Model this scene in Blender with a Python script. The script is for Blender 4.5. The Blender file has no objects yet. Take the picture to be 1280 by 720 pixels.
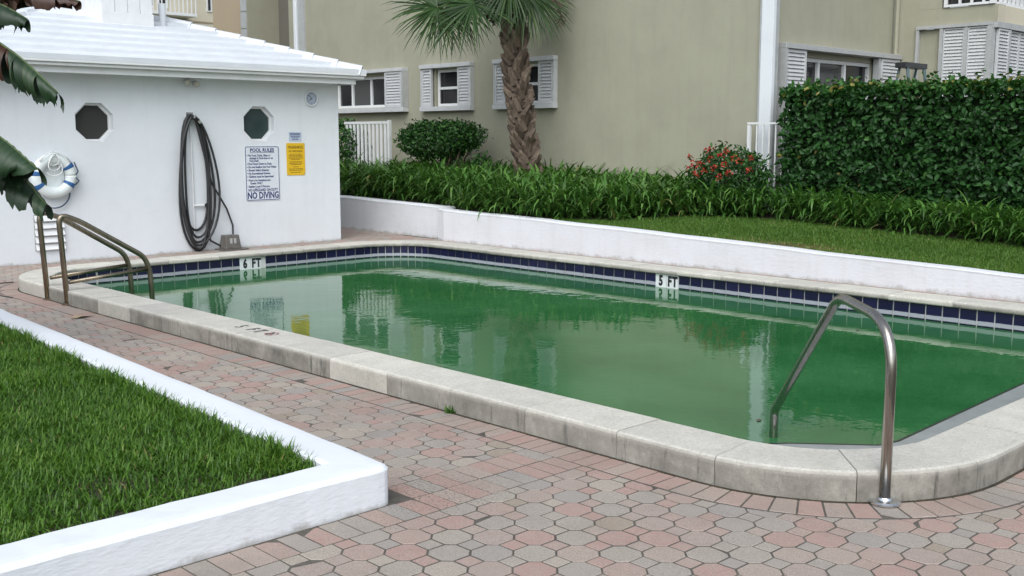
import bpy, bmesh, math, random
import numpy as np
from mathutils import Vector, Matrix
from math import sin, cos, pi, radians, sqrt, atan2

S = bpy.context.scene
COL = S.collection
R = random.Random(7)
NR = np.random.default_rng(7)

# ------------------------------------------------------------------ camera
cam_d = bpy.data.cameras.new('camera')
cam_d.sensor_width = 36.0
cam_d.lens = 1343.0 / 1280.0 * 36.0
cam_d.clip_start = 0.05
cam_d.clip_end = 1000.0
cam = bpy.data.objects.new('camera', cam_d)
COL.objects.link(cam)
cam.location = (0, 0, 1.6)
cam.rotation_euler = (radians(82.0), 0, radians(-43.9))
S.camera = cam

# ------------------------------------------------------------------ light: soft overcast
SUN_EL, SUN_AZ = radians(47), radians(128)      # azimuth from +Y towards -X
world = bpy.data.worlds.new('World')
S.world = world
world.use_nodes = True
wn, wl = world.node_tree.nodes, world.node_tree.links
wn.clear()
sky = wn.new('ShaderNodeTexSky')
sky.sky_type = 'NISHITA'
sky.sun_disc = False
sky.sun_elevation = SUN_EL
sky.sun_rotation = -SUN_AZ
sky.air_density = 1.0
sky.dust_density = 4.0
sky.ozone_density = 1.0
hsv = wn.new('ShaderNodeHueSaturation')
hsv.inputs['Saturation'].default_value = 0.35
bg = wn.new('ShaderNodeBackground')
bg.inputs['Strength'].default_value = 0.15
wo = wn.new('ShaderNodeOutputWorld')
wl.new(sky.outputs[0], hsv.inputs['Color'])
tint = wn.new('ShaderNodeMix')           # the cool grey of an overcast sky
tint.data_type, tint.blend_type = 'RGBA', 'MULTIPLY'
tint.inputs[0].default_value = 1.0
tint.inputs[7].default_value = (0.945, 1.0, 1.045, 1)
wl.new(hsv.outputs[0], tint.inputs[6])
wl.new(tint.outputs[2], bg.inputs['Color'])
wl.new(bg.outputs[0], wo.inputs['Surface'])

sun_d = bpy.data.lights.new('sun', 'SUN')
sun_d.energy = 0.85
sun_d.angle = radians(60)
sun_d.color = (1.0, 0.99, 0.965)
sun = bpy.data.objects.new('sun', sun_d)
COL.objects.link(sun)
sd = Vector((-sin(SUN_AZ) * cos(SUN_EL), cos(SUN_AZ) * cos(SUN_EL), sin(SUN_EL)))
sun.rotation_euler = sd.to_track_quat('Z', 'Y').to_euler()
sun.location = (0, 5, 20)

S.view_settings.view_transform = 'Standard'
S.view_settings.look = 'None'
S.view_settings.gamma = 1.0
S.view_settings.exposure = 0.36
S.render.engine = 'CYCLES'


# ------------------------------------------------------------------ helpers
def lin(r, g, b):
    f = lambda c: (c / 255 / 12.92) if c / 255 <= 0.04045 else ((c / 255 + 0.055) / 1.055) ** 2.4
    return (f(r), f(g), f(b), 1.0)


class NT:
    """small wrapper to write node trees tersely"""
    def __init__(s, name):
        s.m = bpy.data.materials.new(name)
        s.m.use_nodes = True
        s.n, s.l = s.m.node_tree.nodes, s.m.node_tree.links
        s.n.clear()
        s.out = s.n.new('ShaderNodeOutputMaterial')
        s.p = s.n.new('ShaderNodeBsdfPrincipled')
        s.l.new(s.p.outputs[0], s.out.inputs['Surface'])

    def node(s, t, **kw):
        n = s.n.new(t)
        for k, v in kw.items():
            setattr(n, k, v)
        return n

    def link(s, a, b):
        s.l.new(a, b)

    def coords(s, kind='Object', offset=True):
        tc = s.node('ShaderNodeTexCoord')
        if not offset:
            return tc.outputs[kind]
        oi = s.node('ShaderNodeObjectInfo')
        ml = s.node('ShaderNodeMath', operation='MULTIPLY')
        ml.inputs[1].default_value = 37.0
        s.link(oi.outputs['Random'], ml.inputs[0])
        ad = s.node('ShaderNodeVectorMath', operation='ADD')
        s.link(tc.outputs[kind], ad.inputs[0])
        s.link(ml.outputs[0], ad.inputs[1])
        return ad.outputs[0]

    def noise(s, vec, scale, detail=4.0, rough=0.6, stretch=None):
        if stretch:
            mp = s.node('ShaderNodeMapping')
            mp.inputs['Scale'].default_value = stretch
            s.link(vec, mp.inputs['Vector'])
            vec = mp.outputs[0]
        n = s.node('ShaderNodeTexNoise')
        n.inputs['Scale'].default_value = scale
        n.inputs['Detail'].default_value = detail
        n.inputs['Roughness'].default_value = rough
        s.link(vec, n.inputs['Vector'])
        return n.outputs['Fac']

    def ramp(s, fac, stops, interp='LINEAR'):
        r = s.node('ShaderNodeValToRGB')
        r.color_ramp.interpolation = interp
        e = r.color_ramp.elements
        while len(e) < len(stops):
            e.new(0.5)
        for i, (p, c) in enumerate(stops):
            e[i].position = p
            e[i].color = c if len(c) == 4 else (*c, 1)
        s.link(fac, r.inputs[0])
        return r.outputs[0]

    def mix(s, fac, a, b, blend='MIX'):
        m = s.node('ShaderNodeMix', data_type='RGBA', blend_type=blend)
        if hasattr(fac, 'links'):
            s.link(fac, m.inputs[0])
        else:
            m.inputs[0].default_value = fac
        for k, v in ((6, a), (7, b)):
            if hasattr(v, 'links'):
                s.link(v, m.inputs[k])
            else:
                m.inputs[k].default_value = v
        return m.outputs[2]

    def color(s, c):
        if hasattr(c, 'links'):
            s.link(c, s.p.inputs['Base Color'])
        else:
            s.p.inputs['Base Color'].default_value = c

    def bump(s, h, strength=0.3, dist=0.01, normal=None):
        b = s.node('ShaderNodeBump')
        b.inputs['Strength'].default_value = strength
        b.inputs['Distance'].default_value = dist
        s.link(h, b.inputs['Height'])
        if normal:
            s.link(normal, b.inputs['Normal'])
        s.link(b.outputs[0], s.p.inputs['Normal'])
        return b.outputs[0]

    def set(s, **kw):
        for k, v in kw.items():
            s.p.inputs[k.replace('_', ' ')].default_value = v


def rough_mat(name, c1, c2, scale=8, rough=0.7, bscale=60, bstr=0.25, bdist=0.004, stretch=None, metallic=0.0, spec=0.5):
    t = NT(name)
    v = t.coords()
    f = t.noise(v, scale, 5, 0.65, stretch)
    t.color(t.ramp(f, [(0.3, c1), (0.7, c2)]))
    t.set(Roughness=rough, Metallic=metallic)
    t.p.inputs['Specular IOR Level'].default_value = spec
    if bstr:
        t.bump(t.noise(v, bscale, 3, 0.6), bstr, bdist)
    return t.m


def tag(o, label=None, cat=None, group=None, kind=None):
    if label: o['label'] = label
    if cat: o['category'] = cat
    if group: o['group'] = group
    if kind: o['kind'] = kind
    return o


def empty(name, loc=(0, 0, 0), label=None, cat=None, group=None, kind=None):
    o = bpy.data.objects.new(name, None)
    o.location = loc
    o.empty_display_size = 0.1
    COL.objects.link(o)
    return tag(o, label, cat, group, kind)


def wloc(o):
    v = Vector(o.location)
    while o.parent:
        o = o.parent
        v = v + Vector(o.location)
    return v


def link_mesh(name, me, parent=None, loc=None):
    o = bpy.data.objects.new(name, me)
    COL.objects.link(o)
    if parent: o.parent = parent
    if loc is not None: o.location = loc
    return o


class MB:
    """collects geometry in world coordinates through a frame; build() links it as ONE mesh object"""
    def __init__(s, frame=None):
        s.v, s.f, s.M = [], [], frame or Matrix.Identity(4)

    def add(s, vs, fs):
        o = len(s.v)
        s.v += [tuple(s.M @ Vector(p)) for p in vs]
        s.f += [tuple(i + o for i in q) for q in fs]
        return s

    def box(s, x0, x1, y0, y1, z0, z1):
        vs = [(x, y, z) for z in (z0, z1) for y in (y0, y1) for x in (x0, x1)]
        return s.add(vs, [(0, 2, 3, 1), (4, 5, 7, 6), (0, 1, 5, 4), (2, 6, 7, 3), (0, 4, 6, 2), (1, 3, 7, 5)])

    def prism(s, poly, z0, z1):
        n = len(poly)
        vs = [(x, y, z0) for x, y in poly] + [(x, y, z1) for x, y in poly]
        fs = [tuple(range(n))[::-1], tuple(range(n, 2 * n))] + [(i, (i + 1) % n, n + (i + 1) % n, n + i) for i in range(n)]
        return s.add(vs, fs)

    def tube(s, pts, r, seg=10, caps=True, rs=None):
        pts = [Vector(p) for p in pts]
        n = len(pts)
        vs, fs = [], []
        prev = None
        for i, p in enumerate(pts):
            t = (pts[min(i + 1, n - 1)] - pts[max(i - 1, 0)])
            t.normalize()
            if prev is None:
                a = Vector((0, 0, 1)) if abs(t.z) < 0.9 else Vector((1, 0, 0))
                u = t.cross(a).normalized()
            else:
                u = (prev - t * prev.dot(t)).normalized()
            w = t.cross(u)
            prev = u
            rr = rs[i] if rs else r
            for k in range(seg):
                a = 2 * pi * k / seg
                vs.append(tuple(p + (u * cos(a) + w * sin(a)) * rr))
        for i in range(n - 1):
            for k in range(seg):
                k2 = (k + 1) % seg
                fs.append((i * seg + k, i * seg + k2, (i + 1) * seg + k2, (i + 1) * seg + k))
        if caps:
            fs.append(tuple(range(seg))[::-1])
            fs.append(tuple(range((n - 1) * seg, n * seg)))
        return s.add(vs, fs)

    def lathe(s, c, axis, prof, seg=24):
        """prof: (radius, height along axis)"""
        axis = Vector(axis).normalized()
        u = axis.orthogonal().normalized()
        w = axis.cross(u)
        c = Vector(c)
        vs, fs = [], []
        for r, h in prof:
            for k in range(seg):
                a = 2 * pi * k / seg
                vs.append(tuple(c + axis * h + (u * cos(a) + w * sin(a)) * r))
        for i in range(len(prof) - 1):
            for k in range(seg):
                k2 = (k + 1) % seg
                fs.append((i * seg + k, i * seg + k2, (i + 1) * seg + k2, (i + 1) * seg + k))
        fs.append(tuple(range(seg))[::-1])
        fs.append(tuple(range((len(prof) - 1) * seg, len(prof) * seg)))
        return s.add(vs, fs)

    def mesh(s, name, mat, off=Vector((0, 0, 0)), bevel=0, smooth=False, segs=1):
        me = bpy.data.meshes.new(name)
        me.from_pydata([tuple(Vector(p) - off) for p in s.v], [], s.f)
        bm = bmesh.new()
        bm.from_mesh(me)
        bmesh.ops.recalc_face_normals(bm, faces=bm.faces)
        if bevel:
            es = [e for e in bm.edges if len(e.link_faces) == 2 and e.calc_face_angle(0) > 0.5]
            bmesh.ops.bevel(bm, geom=es, offset=bevel, segments=segs, profile=0.6, affect='EDGES', clamp_overlap=True)
        bm.to_mesh(me)
        bm.free()
        if smooth:
            me.polygons.foreach_set('use_smooth', [True] * len(me.polygons))
        me.materials.append(mat)
        return me

    def build(s, name, mat, parent=None, bevel=0, smooth=False, segs=1, at=None):
        if parent:
            off = wloc(parent)
            me = s.mesh(name, mat, off, bevel, smooth, segs)
            return link_mesh(name, me, parent)
        off = Vector(at) if at else Vector((0, 0, 0))
        me = s.mesh(name, mat, off, bevel, smooth, segs)
        return link_mesh(name, me, None, off)


def frame(o, u, v):
    """local x along u, local y along v, local z = u x v (towards the viewer)"""
    u, v = Vector(u), Vector(v)
    w = u.cross(v)
    M = Matrix.Identity(4)
    for i in range(3):
        M[i][0], M[i][1], M[i][2], M[i][3] = u[i], v[i], w[i], o[i]
    return M


def holed(frame_, outer, holes, depth, name, mat, parent):
    """flat wall in a frame (x,y plane, z outwards) with holes whose jambs go back by depth"""
    bm = bmesh.new()
    edges = []
    jambs = []
    for k, poly in enumerate([outer] + holes):
        vs = [bm.verts.new((x, y, 0)) for x, y in poly]
        for i in range(len(vs)):
            edges.append(bm.edges.new((vs[i], vs[(i + 1) % len(vs)])))
        if k:
            jambs.append(vs)
    bmesh.ops.triangle_fill(bm, edges=edges, use_beauty=True, use_dissolve=False, normal=(0, 0, 1))
    for vs in jambs:
        bs = [bm.verts.new((v.co.x, v.co.y, -depth)) for v in vs]
        n = len(vs)
        for i in range(n):
            bm.faces.new((vs[i], vs[(i + 1) % n], bs[(i + 1) % n], bs[i]))
    for v in bm.verts:
        v.co = frame_ @ v.co
    off = wloc(parent)
    for v in bm.verts:
        v.co -= off
    me = bpy.data.meshes.new(name)
    bm.to_mesh(me)
    bm.free()
    me.materials.append(mat)
    return link_mesh(name, me, parent)


def text(s, size, M, mat, parent, name='lettering', align='CENTER', sx=1.0, ext=0.0008, bold=0.018):
    c = bpy.data.curves.new(name, 'FONT')
    c.body = s
    c.size = size
    c.align_x = align
    c.align_y = 'BOTTOM_BASELINE' if False else 'CENTER'
    c.extrude = ext
    c.offset = bold * size
    c.resolution_u = 2
    c.materials.append(mat)
    tmp = bpy.data.objects.new(name, c)
    me = bpy.data.meshes.new_from_object(tmp)
    bpy.data.objects.remove(tmp)
    bpy.data.curves.remove(c)
    me.name = name
    o = bpy.data.objects.new(name, me)
    COL.objects.link(o)
    if parent:
        o.parent = parent
        M = Matrix.Translation(-wloc(parent)) @ M
    o.matrix_local = M @ Matrix.Diagonal((sx, 1, 1, 1))
    return o


def raw_mesh(name, V, F, mat, rnd=None, smooth=False, nper=None):
    """V (n,3) float array, F (m,k) int array, rnd per vertex"""
    me = bpy.data.meshes.new(name)
    k = F.shape[1]
    me.vertices.add(len(V))
    me.vertices.foreach_set('co', np.ascontiguousarray(V, np.float32).ravel())
    me.loops.add(F.size)
    me.loops.foreach_set('vertex_index', np.ascontiguousarray(F, np.int32).ravel())
    me.polygons.add(len(F))
    me.polygons.foreach_set('loop_start', np.arange(0, F.size, k, dtype=np.int32))
    me.update(calc_edges=True)
    if rnd is not None:
        a = me.attributes.new('rnd', 'FLOAT', 'POINT')
        a.data.foreach_set('value', np.ascontiguousarray(rnd, np.float32))
    if smooth:
        me.polygons.foreach_set('use_smooth', [True] * len(me.polygons))
    me.materials.append(mat)
    return me


def unit(a):
    return a / np.maximum(np.linalg.norm(a, axis=-1, keepdims=True), 1e-9)


def leaves(P, D, N, L, Wd, fold=0.25, rnd=None):
    """folded ovate leaves: P base, D tip direction, N rough normal"""
    n = len(P)
    D = unit(D)
    Sd = unit(np.cross(D, N))
    Nn = np.cross(Sd, D)
    L = np.broadcast_to(L, (n,))[:, None]
    Wd = np.broadcast_to(Wd, (n,))[:, None]
    up = Nn * (Wd * fold)
    V = np.stack([P, P + D * L * 0.3 + Sd * Wd * 0.5 + up, P + D * L * 0.72 + Sd * Wd * 0.38 + up, P + D * L - Nn * L * 0.08,
                  P + D * L * 0.72 - Sd * Wd * 0.38 + up, P + D * L * 0.3 - Sd * Wd * 0.5 + up], 1).reshape(-1, 3)
    b = np.arange(n)[:, None] * 6
    F = np.concatenate([b + np.array([[0, 1, 2, 3]]), b + np.array([[0, 3, 4, 5]])], 0)
    r = NR.random(n) if rnd is None else rnd
    return V, F, np.repeat(r, 6)


def blades(P, D, L, Wd, bend, segs=3, rnd=None, up0=0.9, taper=1.0):
    """grass / strap blades: start upwards, bend towards horizontal direction D (n,2)"""
    n = len(P)
    L = np.broadcast_to(L, (n,)); Wd = np.broadcast_to(Wd, (n,)); bend = np.broadcast_to(bend, (n,)); up0 = np.broadcast_to(up0, (n,))
    Sd = np.stack([-D[:, 1], D[:, 0], np.zeros(n)], 1)
    H = np.stack([D[:, 0], D[:, 1], np.zeros(n)], 1)
    Z = np.array([[0, 0, 1.0]])
    pos = P.copy()
    rows = []
    for i in range(segs + 1):
        t = i / segs
        w = Wd * (1 - t ** 1.8 * taper) * (0.6 + 0.4 * min(1, t * 3 + 0.3))
        rows.append(np.stack([pos - Sd * (w / 2)[:, None], pos + Sd * (w / 2)[:, None]], 1))
        a = up0 - bend * (t + 0.5 / segs)
        pos = pos + (Z * np.sin(a)[:, None] + H * np.cos(a)[:, None]) * (L / segs)[:, None]
    V = np.stack(rows, 1).reshape(n, -1, 3).reshape(-1, 3)
    b = (np.arange(n) * 2 * (segs + 1))[:, None]
    F = np.concatenate([b + np.array([[2 * i, 2 * i + 1, 2 * i + 3, 2 * i + 2]]) for i in range(segs)], 0)
    r = NR.random(n) if rnd is None else rnd
    return V, F, np.repeat(r, 2 * (segs + 1))


def join(parts):
    Vs, Fs, Rs, o = [], [], [], 0
    for V, F, r in parts:
        Vs.append(V); Fs.append(F + o); Rs.append(r); o += len(V)
    return np.concatenate(Vs), np.concatenate(Fs), np.concatenate(Rs)


def leaf_mat(name, stops, rough=0.45, trans=0.25, spec=0.35, attr='rnd'):
    t = NT(name)
    a = t.node('ShaderNodeAttribute', attribute_name=attr)
    c = t.ramp(a.outputs['Fac'], stops)
    t.color(c)
    t.set(Roughness=rough)
    t.p.inputs['Specular IOR Level'].default_value = spec
    tr = t.node('ShaderNodeBsdfTranslucent')
    t.link(t.mix(1.0, c, (0.9, 1.0, 0.4, 1), 'MULTIPLY'), tr.inputs['Color'])
    mx = t.node('ShaderNodeMixShader')
    mx.inputs[0].default_value = trans
    t.link(t.p.outputs[0], mx.inputs[1])
    t.link(tr.outputs[0], mx.inputs[2])
    t.link(mx.outputs[0], t.out.inputs['Surface'])
    return t.m


# ------------------------------------------------------------------ materials
M = {}
def stucco(name, c, dirt, bscale=45, bstr=0.35, bdist=0.006, rough=0.75, streak=True, stretch=None, topsmooth=False, splash=0.0):
    t = NT(name)
    v = t.coords('Object', False)
    f = t.noise(v, 1.3, 6, 0.65)
    g = t.noise(v, 9, 4, 0.7)
    col = t.mix(t.ramp(f, [(0.42, (0, 0, 0)), (0.75, (0.45, 0.45, 0.45))]), c, dirt)
    if streak:
        st = t.noise(v, 3.0, 4, 0.7, (2.2, 2.2, 0.18))
        col = t.mix(t.ramp(st, [(0.5, (0, 0, 0)), (0.8, (0.35, 0.35, 0.35))]), col, dirt)
    col = t.mix(t.ramp(g, [(0.55, (0, 0, 0)), (0.75, (0.2, 0.2, 0.2))]), col, dirt)
    if splash:
        g0 = t.node('ShaderNodeNewGeometry')
        s0_ = t.node('ShaderNodeSeparateXYZ')
        t.link(g0.outputs['Position'], s0_.inputs[0])
        ml = t.node('ShaderNodeMath', operation='MULTIPLY_ADD')
        ml.inputs[1].default_value = -splash
        t.link(t.noise(v, 5, 5, 0.75), ml.inputs[0])
        t.link(s0_.outputs[2], ml.inputs[2])
        mr = t.node('ShaderNodeMapRange')
        mr.inputs[1].default_value = -splash * 0.62
        mr.inputs[2].default_value = -splash * 0.30
        mr.inputs[3].default_value = 0.75
        mr.inputs[4].default_value = 0.0
        t.link(ml.outputs[0], mr.inputs[0])
        col = t.mix(mr.outputs[0], col, (0.30, 0.27, 0.23, 1))
        chips = t.ramp(t.noise(v, 13, 6, 0.8), [(0.70, (0, 0, 0)), (0.73, (0.5, 0.5, 0.5))])
        col = t.mix(chips, col, (0.45, 0.43, 0.40, 1))
    t.color(col)
    t.set(Roughness=rough)
    b1 = t.noise(v, bscale, 4, 0.6, stretch)
    n1 = t.bump(b1, bstr, bdist)
    n1 = t.bump(t.noise(v, 2.2, 3, 0.5), 0.25, 0.03, n1)
    if topsmooth:
        g = t.node('ShaderNodeNewGeometry')
        sp = t.node('ShaderNodeSeparateXYZ')
        t.link(g.outputs['Normal'], sp.inputs[0])
        mx = t.node('ShaderNodeMix', data_type='VECTOR')
        t.link(t.ramp(sp.outputs[2], [(0.6, (0, 0, 0)), (0.9, (0.75, 0.75, 0.75))]), mx.inputs[0])
        t.link(n1, mx.inputs[4])
        t.link(g.outputs['Normal'], mx.inputs[5])
        t.link(mx.outputs[1], t.p.inputs['Normal'])
    return t.m

M['white_wall'] = stucco('white_wall_paint', (0.74, 0.775, 0.81, 1), (0.62, 0.645, 0.67, 1), 60, 0.15, 0.004, splash=0.16)
M['kerb_paint'] = stucco('rough_white_paint', (0.735, 0.765, 0.81, 1), (0.63, 0.645, 0.665, 1), 34, 0.45, 0.009, stretch=(0.5, 0.5, 1.3), topsmooth=True, splash=0.12)
M['wall_paint'] = stucco('weathered_white_paint', (0.72, 0.735, 0.775, 1), (0.56, 0.56, 0.56, 1), 26, 0.45, 0.010, stretch=(0.6, 0.6, 1.3), topsmooth=True, splash=0.2)
M['beige'] = stucco('beige_stucco', (0.36, 0.35, 0.268, 1), (0.265, 0.255, 0.19, 1), 70, 0.25, 0.004)
M['tan'] = stucco('tan_stucco', (0.42, 0.34, 0.235, 1), (0.37, 0.30, 0.21, 1), 50, 0.2, 0.004)
M['cream'] = stucco('cream_stucco', (0.62, 0.57, 0.45, 1), (0.54, 0.49, 0.39, 1), 20, 0.1, 0.004)
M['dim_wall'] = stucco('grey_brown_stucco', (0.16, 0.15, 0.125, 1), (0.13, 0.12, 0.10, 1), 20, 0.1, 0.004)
M['roof'] = rough_mat('white_roof_coating', (0.63, 0.66, 0.70), (0.70, 0.73, 0.77), 3, 0.55, 30, 0.15, 0.004)
M['trim'] = rough_mat('white_trim_paint', (0.70, 0.71, 0.72), (0.78, 0.79, 0.80), 5, 0.5, 80, 0.08, 0.002)
M['shutter'] = rough_mat('white_shutter_metal', (0.50, 0.51, 0.52), (0.58, 0.59, 0.60), 6, 0.45, 90, 0.05, 0.002)
M['alu'] = rough_mat('grey_aluminium', (0.42, 0.43, 0.43), (0.50, 0.51, 0.51), 6, 0.4, 90, 0.05, 0.002, metallic=0.2)
M['rail_white'] = rough_mat('white_rail_paint', (0.68, 0.69, 0.69), (0.76, 0.77, 0.77), 6, 0.45, 60, 0.08, 0.002)

t = NT('dark_window_glass')
t.set(Roughness=0.06)
v = t.coords()
t.color(t.ramp(t.noise(v, 1.2, 2, 0.5), [(0.3, (0.010, 0.011, 0.013)), (0.7, (0.035, 0.036, 0.038))]))
M['glass'] = t.m
t = NT('glass_with_blind')
t.set(Roughness=0.12)
w = t.node('ShaderNodeTexWave', wave_type='BANDS', bands_direction='Z')
w.inputs['Scale'].default_value = 14
t.link(t.coords('Object', False), w.inputs['Vector'])
t.color(t.ramp(w.outputs['Fac'], [(0.2, (0.05, 0.052, 0.052)), (0.7, (0.10, 0.102, 0.10))]))
M['blind'] = t.m
t = NT('insect_screen_dark')
t.set(Roughness=0.7)
w = t.node('ShaderNodeTexChecker')
w.inputs['Scale'].default_value = 160
w.inputs['Color1'].default_value = (0.02, 0.019, 0.018, 1)
w.inputs['Color2'].default_value = (0.045, 0.043, 0.04, 1)
t.link(t.coords('Object', False), w.inputs['Vector'])
t.color(w.outputs[0])
M['screen'] = t.m
t = NT('green_tinted_glass')
t.set(Roughness=0.15)
v = t.coords()
t.color(t.ramp(t.noise(v, 2.5, 2, 0.5), [(0.3, (0.035, 0.055, 0.055)), (0.7, (0.06, 0.085, 0.083))]))
M['green_glass'] = t.m

# concrete coping, with grime streaks on the sides
t = NT('coping_concrete')
v = t.coords()
geo = t.node('ShaderNodeNewGeometry')
sx = t.node('ShaderNodeSeparateXYZ')
t.link(geo.outputs['Normal'], sx.inputs[0])
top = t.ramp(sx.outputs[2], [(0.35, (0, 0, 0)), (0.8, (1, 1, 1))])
oi = t.node('ShaderNodeObjectInfo')
base = t.ramp(t.noise(v, 5, 6, 0.7), [(0.3, (0.56, 0.54, 0.49)), (0.7, (0.72, 0.70, 0.645))])
base = t.mix(t.ramp(t.noise(v, 55, 5, 0.8), [(0.40, (0.45, 0.45, 0.45)), (0.52, (0, 0, 0))]), base, (0.38, 0.36, 0.32, 1))
tint = t.ramp(oi.outputs['Random'], [(0.0, (0.86, 0.85, 0.84)), (1.0, (1.04, 1.03, 1.0))])
base = t.mix(1.0, base, tint, 'MULTIPLY')
wp = t.coords('Object', True)
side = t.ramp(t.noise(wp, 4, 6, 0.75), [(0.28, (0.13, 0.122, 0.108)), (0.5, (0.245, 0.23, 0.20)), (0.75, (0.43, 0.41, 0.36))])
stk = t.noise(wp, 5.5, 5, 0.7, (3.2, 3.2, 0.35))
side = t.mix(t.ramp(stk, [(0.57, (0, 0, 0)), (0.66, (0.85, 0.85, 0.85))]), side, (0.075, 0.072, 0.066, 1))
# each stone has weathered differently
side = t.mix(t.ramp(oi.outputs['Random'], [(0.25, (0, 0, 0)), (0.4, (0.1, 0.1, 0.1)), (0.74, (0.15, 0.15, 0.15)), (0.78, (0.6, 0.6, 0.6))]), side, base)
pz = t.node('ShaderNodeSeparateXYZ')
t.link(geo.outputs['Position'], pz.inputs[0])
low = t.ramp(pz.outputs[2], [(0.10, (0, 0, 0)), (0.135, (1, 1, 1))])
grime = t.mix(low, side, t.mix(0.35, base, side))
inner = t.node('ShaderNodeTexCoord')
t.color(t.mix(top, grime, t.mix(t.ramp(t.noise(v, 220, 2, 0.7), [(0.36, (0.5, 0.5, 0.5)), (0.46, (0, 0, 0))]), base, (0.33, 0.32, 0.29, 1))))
t.set(Roughness=0.85)
n1 = t.bump(t.noise(v, 75, 5, 0.75), 0.7, 0.007)
t.bump(t.noise(v, 12, 4, 0.6), 0.3, 0.012, n1)
M['coping'] = t.m
M['plain_concrete'] = rough_mat('grey_concrete', (0.36, 0.35, 0.33), (0.50, 0.49, 0.46), 6, 0.85, 90, 0.4, 0.004)
M['wet_ledge'] = rough_mat('wet_grey_concrete', (0.27, 0.29, 0.29), (0.36, 0.38, 0.38), 5, 0.22, 40, 0.1, 0.002)
M['mortar_strip'] = rough_mat('pale_grout', (0.55, 0.55, 0.54), (0.66, 0.66, 0.65), 12, 0.8, 90, 0.2, 0.002)
M['black_trim'] = rough_mat('black_trim_tile', (0.012, 0.012, 0.014), (0.03, 0.03, 0.032), 8, 0.25, 60, 0.02, 0.002)

# navy waterline tile with a pale band over a near-black one close to the water
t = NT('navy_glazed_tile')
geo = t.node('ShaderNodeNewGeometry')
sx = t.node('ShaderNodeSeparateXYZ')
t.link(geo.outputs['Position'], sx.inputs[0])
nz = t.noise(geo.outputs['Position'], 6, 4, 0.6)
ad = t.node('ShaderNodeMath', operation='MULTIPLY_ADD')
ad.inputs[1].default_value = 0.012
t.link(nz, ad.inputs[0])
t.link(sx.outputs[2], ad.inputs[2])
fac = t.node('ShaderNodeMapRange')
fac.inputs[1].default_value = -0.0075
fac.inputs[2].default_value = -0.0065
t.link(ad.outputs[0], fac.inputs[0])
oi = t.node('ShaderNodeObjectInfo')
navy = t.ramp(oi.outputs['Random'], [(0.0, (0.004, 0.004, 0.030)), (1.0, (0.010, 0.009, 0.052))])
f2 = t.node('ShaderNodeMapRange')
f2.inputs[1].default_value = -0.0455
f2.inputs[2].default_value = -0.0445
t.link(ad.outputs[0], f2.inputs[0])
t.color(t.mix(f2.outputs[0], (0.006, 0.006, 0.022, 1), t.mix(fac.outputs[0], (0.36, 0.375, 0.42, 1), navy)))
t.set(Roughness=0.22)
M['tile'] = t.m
M['white_tile'] = rough_mat('white_glazed_tile', (0.68, 0.70, 0.71), (0.76, 0.78, 0.79), 8, 0.25, 60, 0.02, 0.002)
M['ink'] = rough_mat('black_ink', (0.012, 0.012, 0.014), (0.02, 0.02, 0.022), 8, 0.5, 60, 0.0)
M['faded_ink'] = rough_mat('worn_black_paint', (0.05, 0.05, 0.05), (0.13, 0.13, 0.125), 40, 0.7, 60, 0.0)
M['faded_red'] = rough_mat('worn_red_paint', (0.30, 0.09, 0.08), (0.40, 0.18, 0.16), 40, 0.7, 60, 0.0)
M['navy_ink'] = rough_mat('navy_sign_ink', (0.010, 0.018, 0.13), (0.014, 0.024, 0.15), 8, 0.5, 60, 0.0)
M['sign_white'] = rough_mat('white_sign_sheet', (0.66, 0.70, 0.76), (0.72, 0.76, 0.80), 4, 0.4, 60, 0.0)
M['sign_yellow'] = rough_mat('yellow_sign_sheet', (0.70, 0.44, 0.015), (0.78, 0.50, 0.02), 4, 0.4, 60, 0.0)
M['brown_ink'] = rough_mat('dark_brown_ink', (0.10, 0.05, 0.006), (0.14, 0.07, 0.01), 8, 0.5, 60, 0.0)
M['notice_blue'] = rough_mat('pale_blue_sheet', (0.42, 0.50, 0.62), (0.50, 0.57, 0.68), 20, 0.5, 60, 0.0)
M['steel'] = rough_mat('brushed_stainless_steel', (0.32, 0.295, 0.265), (0.48, 0.45, 0.41), 5, 0.22, 120, 0.06, 0.001, (14, 14, 1), 1.0)
M['steel_dull'] = rough_mat('tarnished_bronze_steel', (0.20, 0.165, 0.115), (0.36, 0.31, 0.24), 6, 0.36, 90, 0.08, 0.001, (10, 10, 1), 1.0)
M['chrome'] = rough_mat('bright_chrome', (0.62, 0.64, 0.66), (0.74, 0.76, 0.78), 6, 0.16, 90, 0.03, 0.001, None, 1.0)
M['hose'] = rough_mat('black_rubber_hose', (0.014, 0.014, 0.016), (0.035, 0.035, 0.038), 10, 0.42, 80, 0.1, 0.001)
M['box'] = rough_mat('grey_brown_metal_box', (0.085, 0.078, 0.070), (0.16, 0.15, 0.135), 14, 0.6, 60, 0.2, 0.002)
M['rope_white'] = rough_mat('white_rope', (0.66, 0.68, 0.68), (0.76, 0.77, 0.77), 40, 0.8, 200, 0.4, 0.002)
M['rope_blue'] = rough_mat('dark_blue_rope', (0.03, 0.055, 0.10), (0.05, 0.08, 0.14), 40, 0.8, 200, 0.4, 0.002)
M['ring_white'] = rough_mat('white_foam_ring', (0.70, 0.76, 0.76), (0.78, 0.82, 0.82), 6, 0.45, 90, 0.1, 0.002)
M['ring_blue'] = rough_mat('blue_tape', (0.02, 0.10, 0.27), (0.03, 0.13, 0.33), 10, 0.5, 90, 0.1, 0.001)
M['clock_face'] = rough_mat('pale_blue_dial', (0.40, 0.46, 0.56), (0.46, 0.52, 0.62), 10, 0.3, 60, 0.0)
M['lamp_glass'] = rough_mat('frosted_lamp_glass', (0.50, 0.48, 0.40), (0.62, 0.60, 0.52), 20, 0.2, 60, 0.0)
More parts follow.
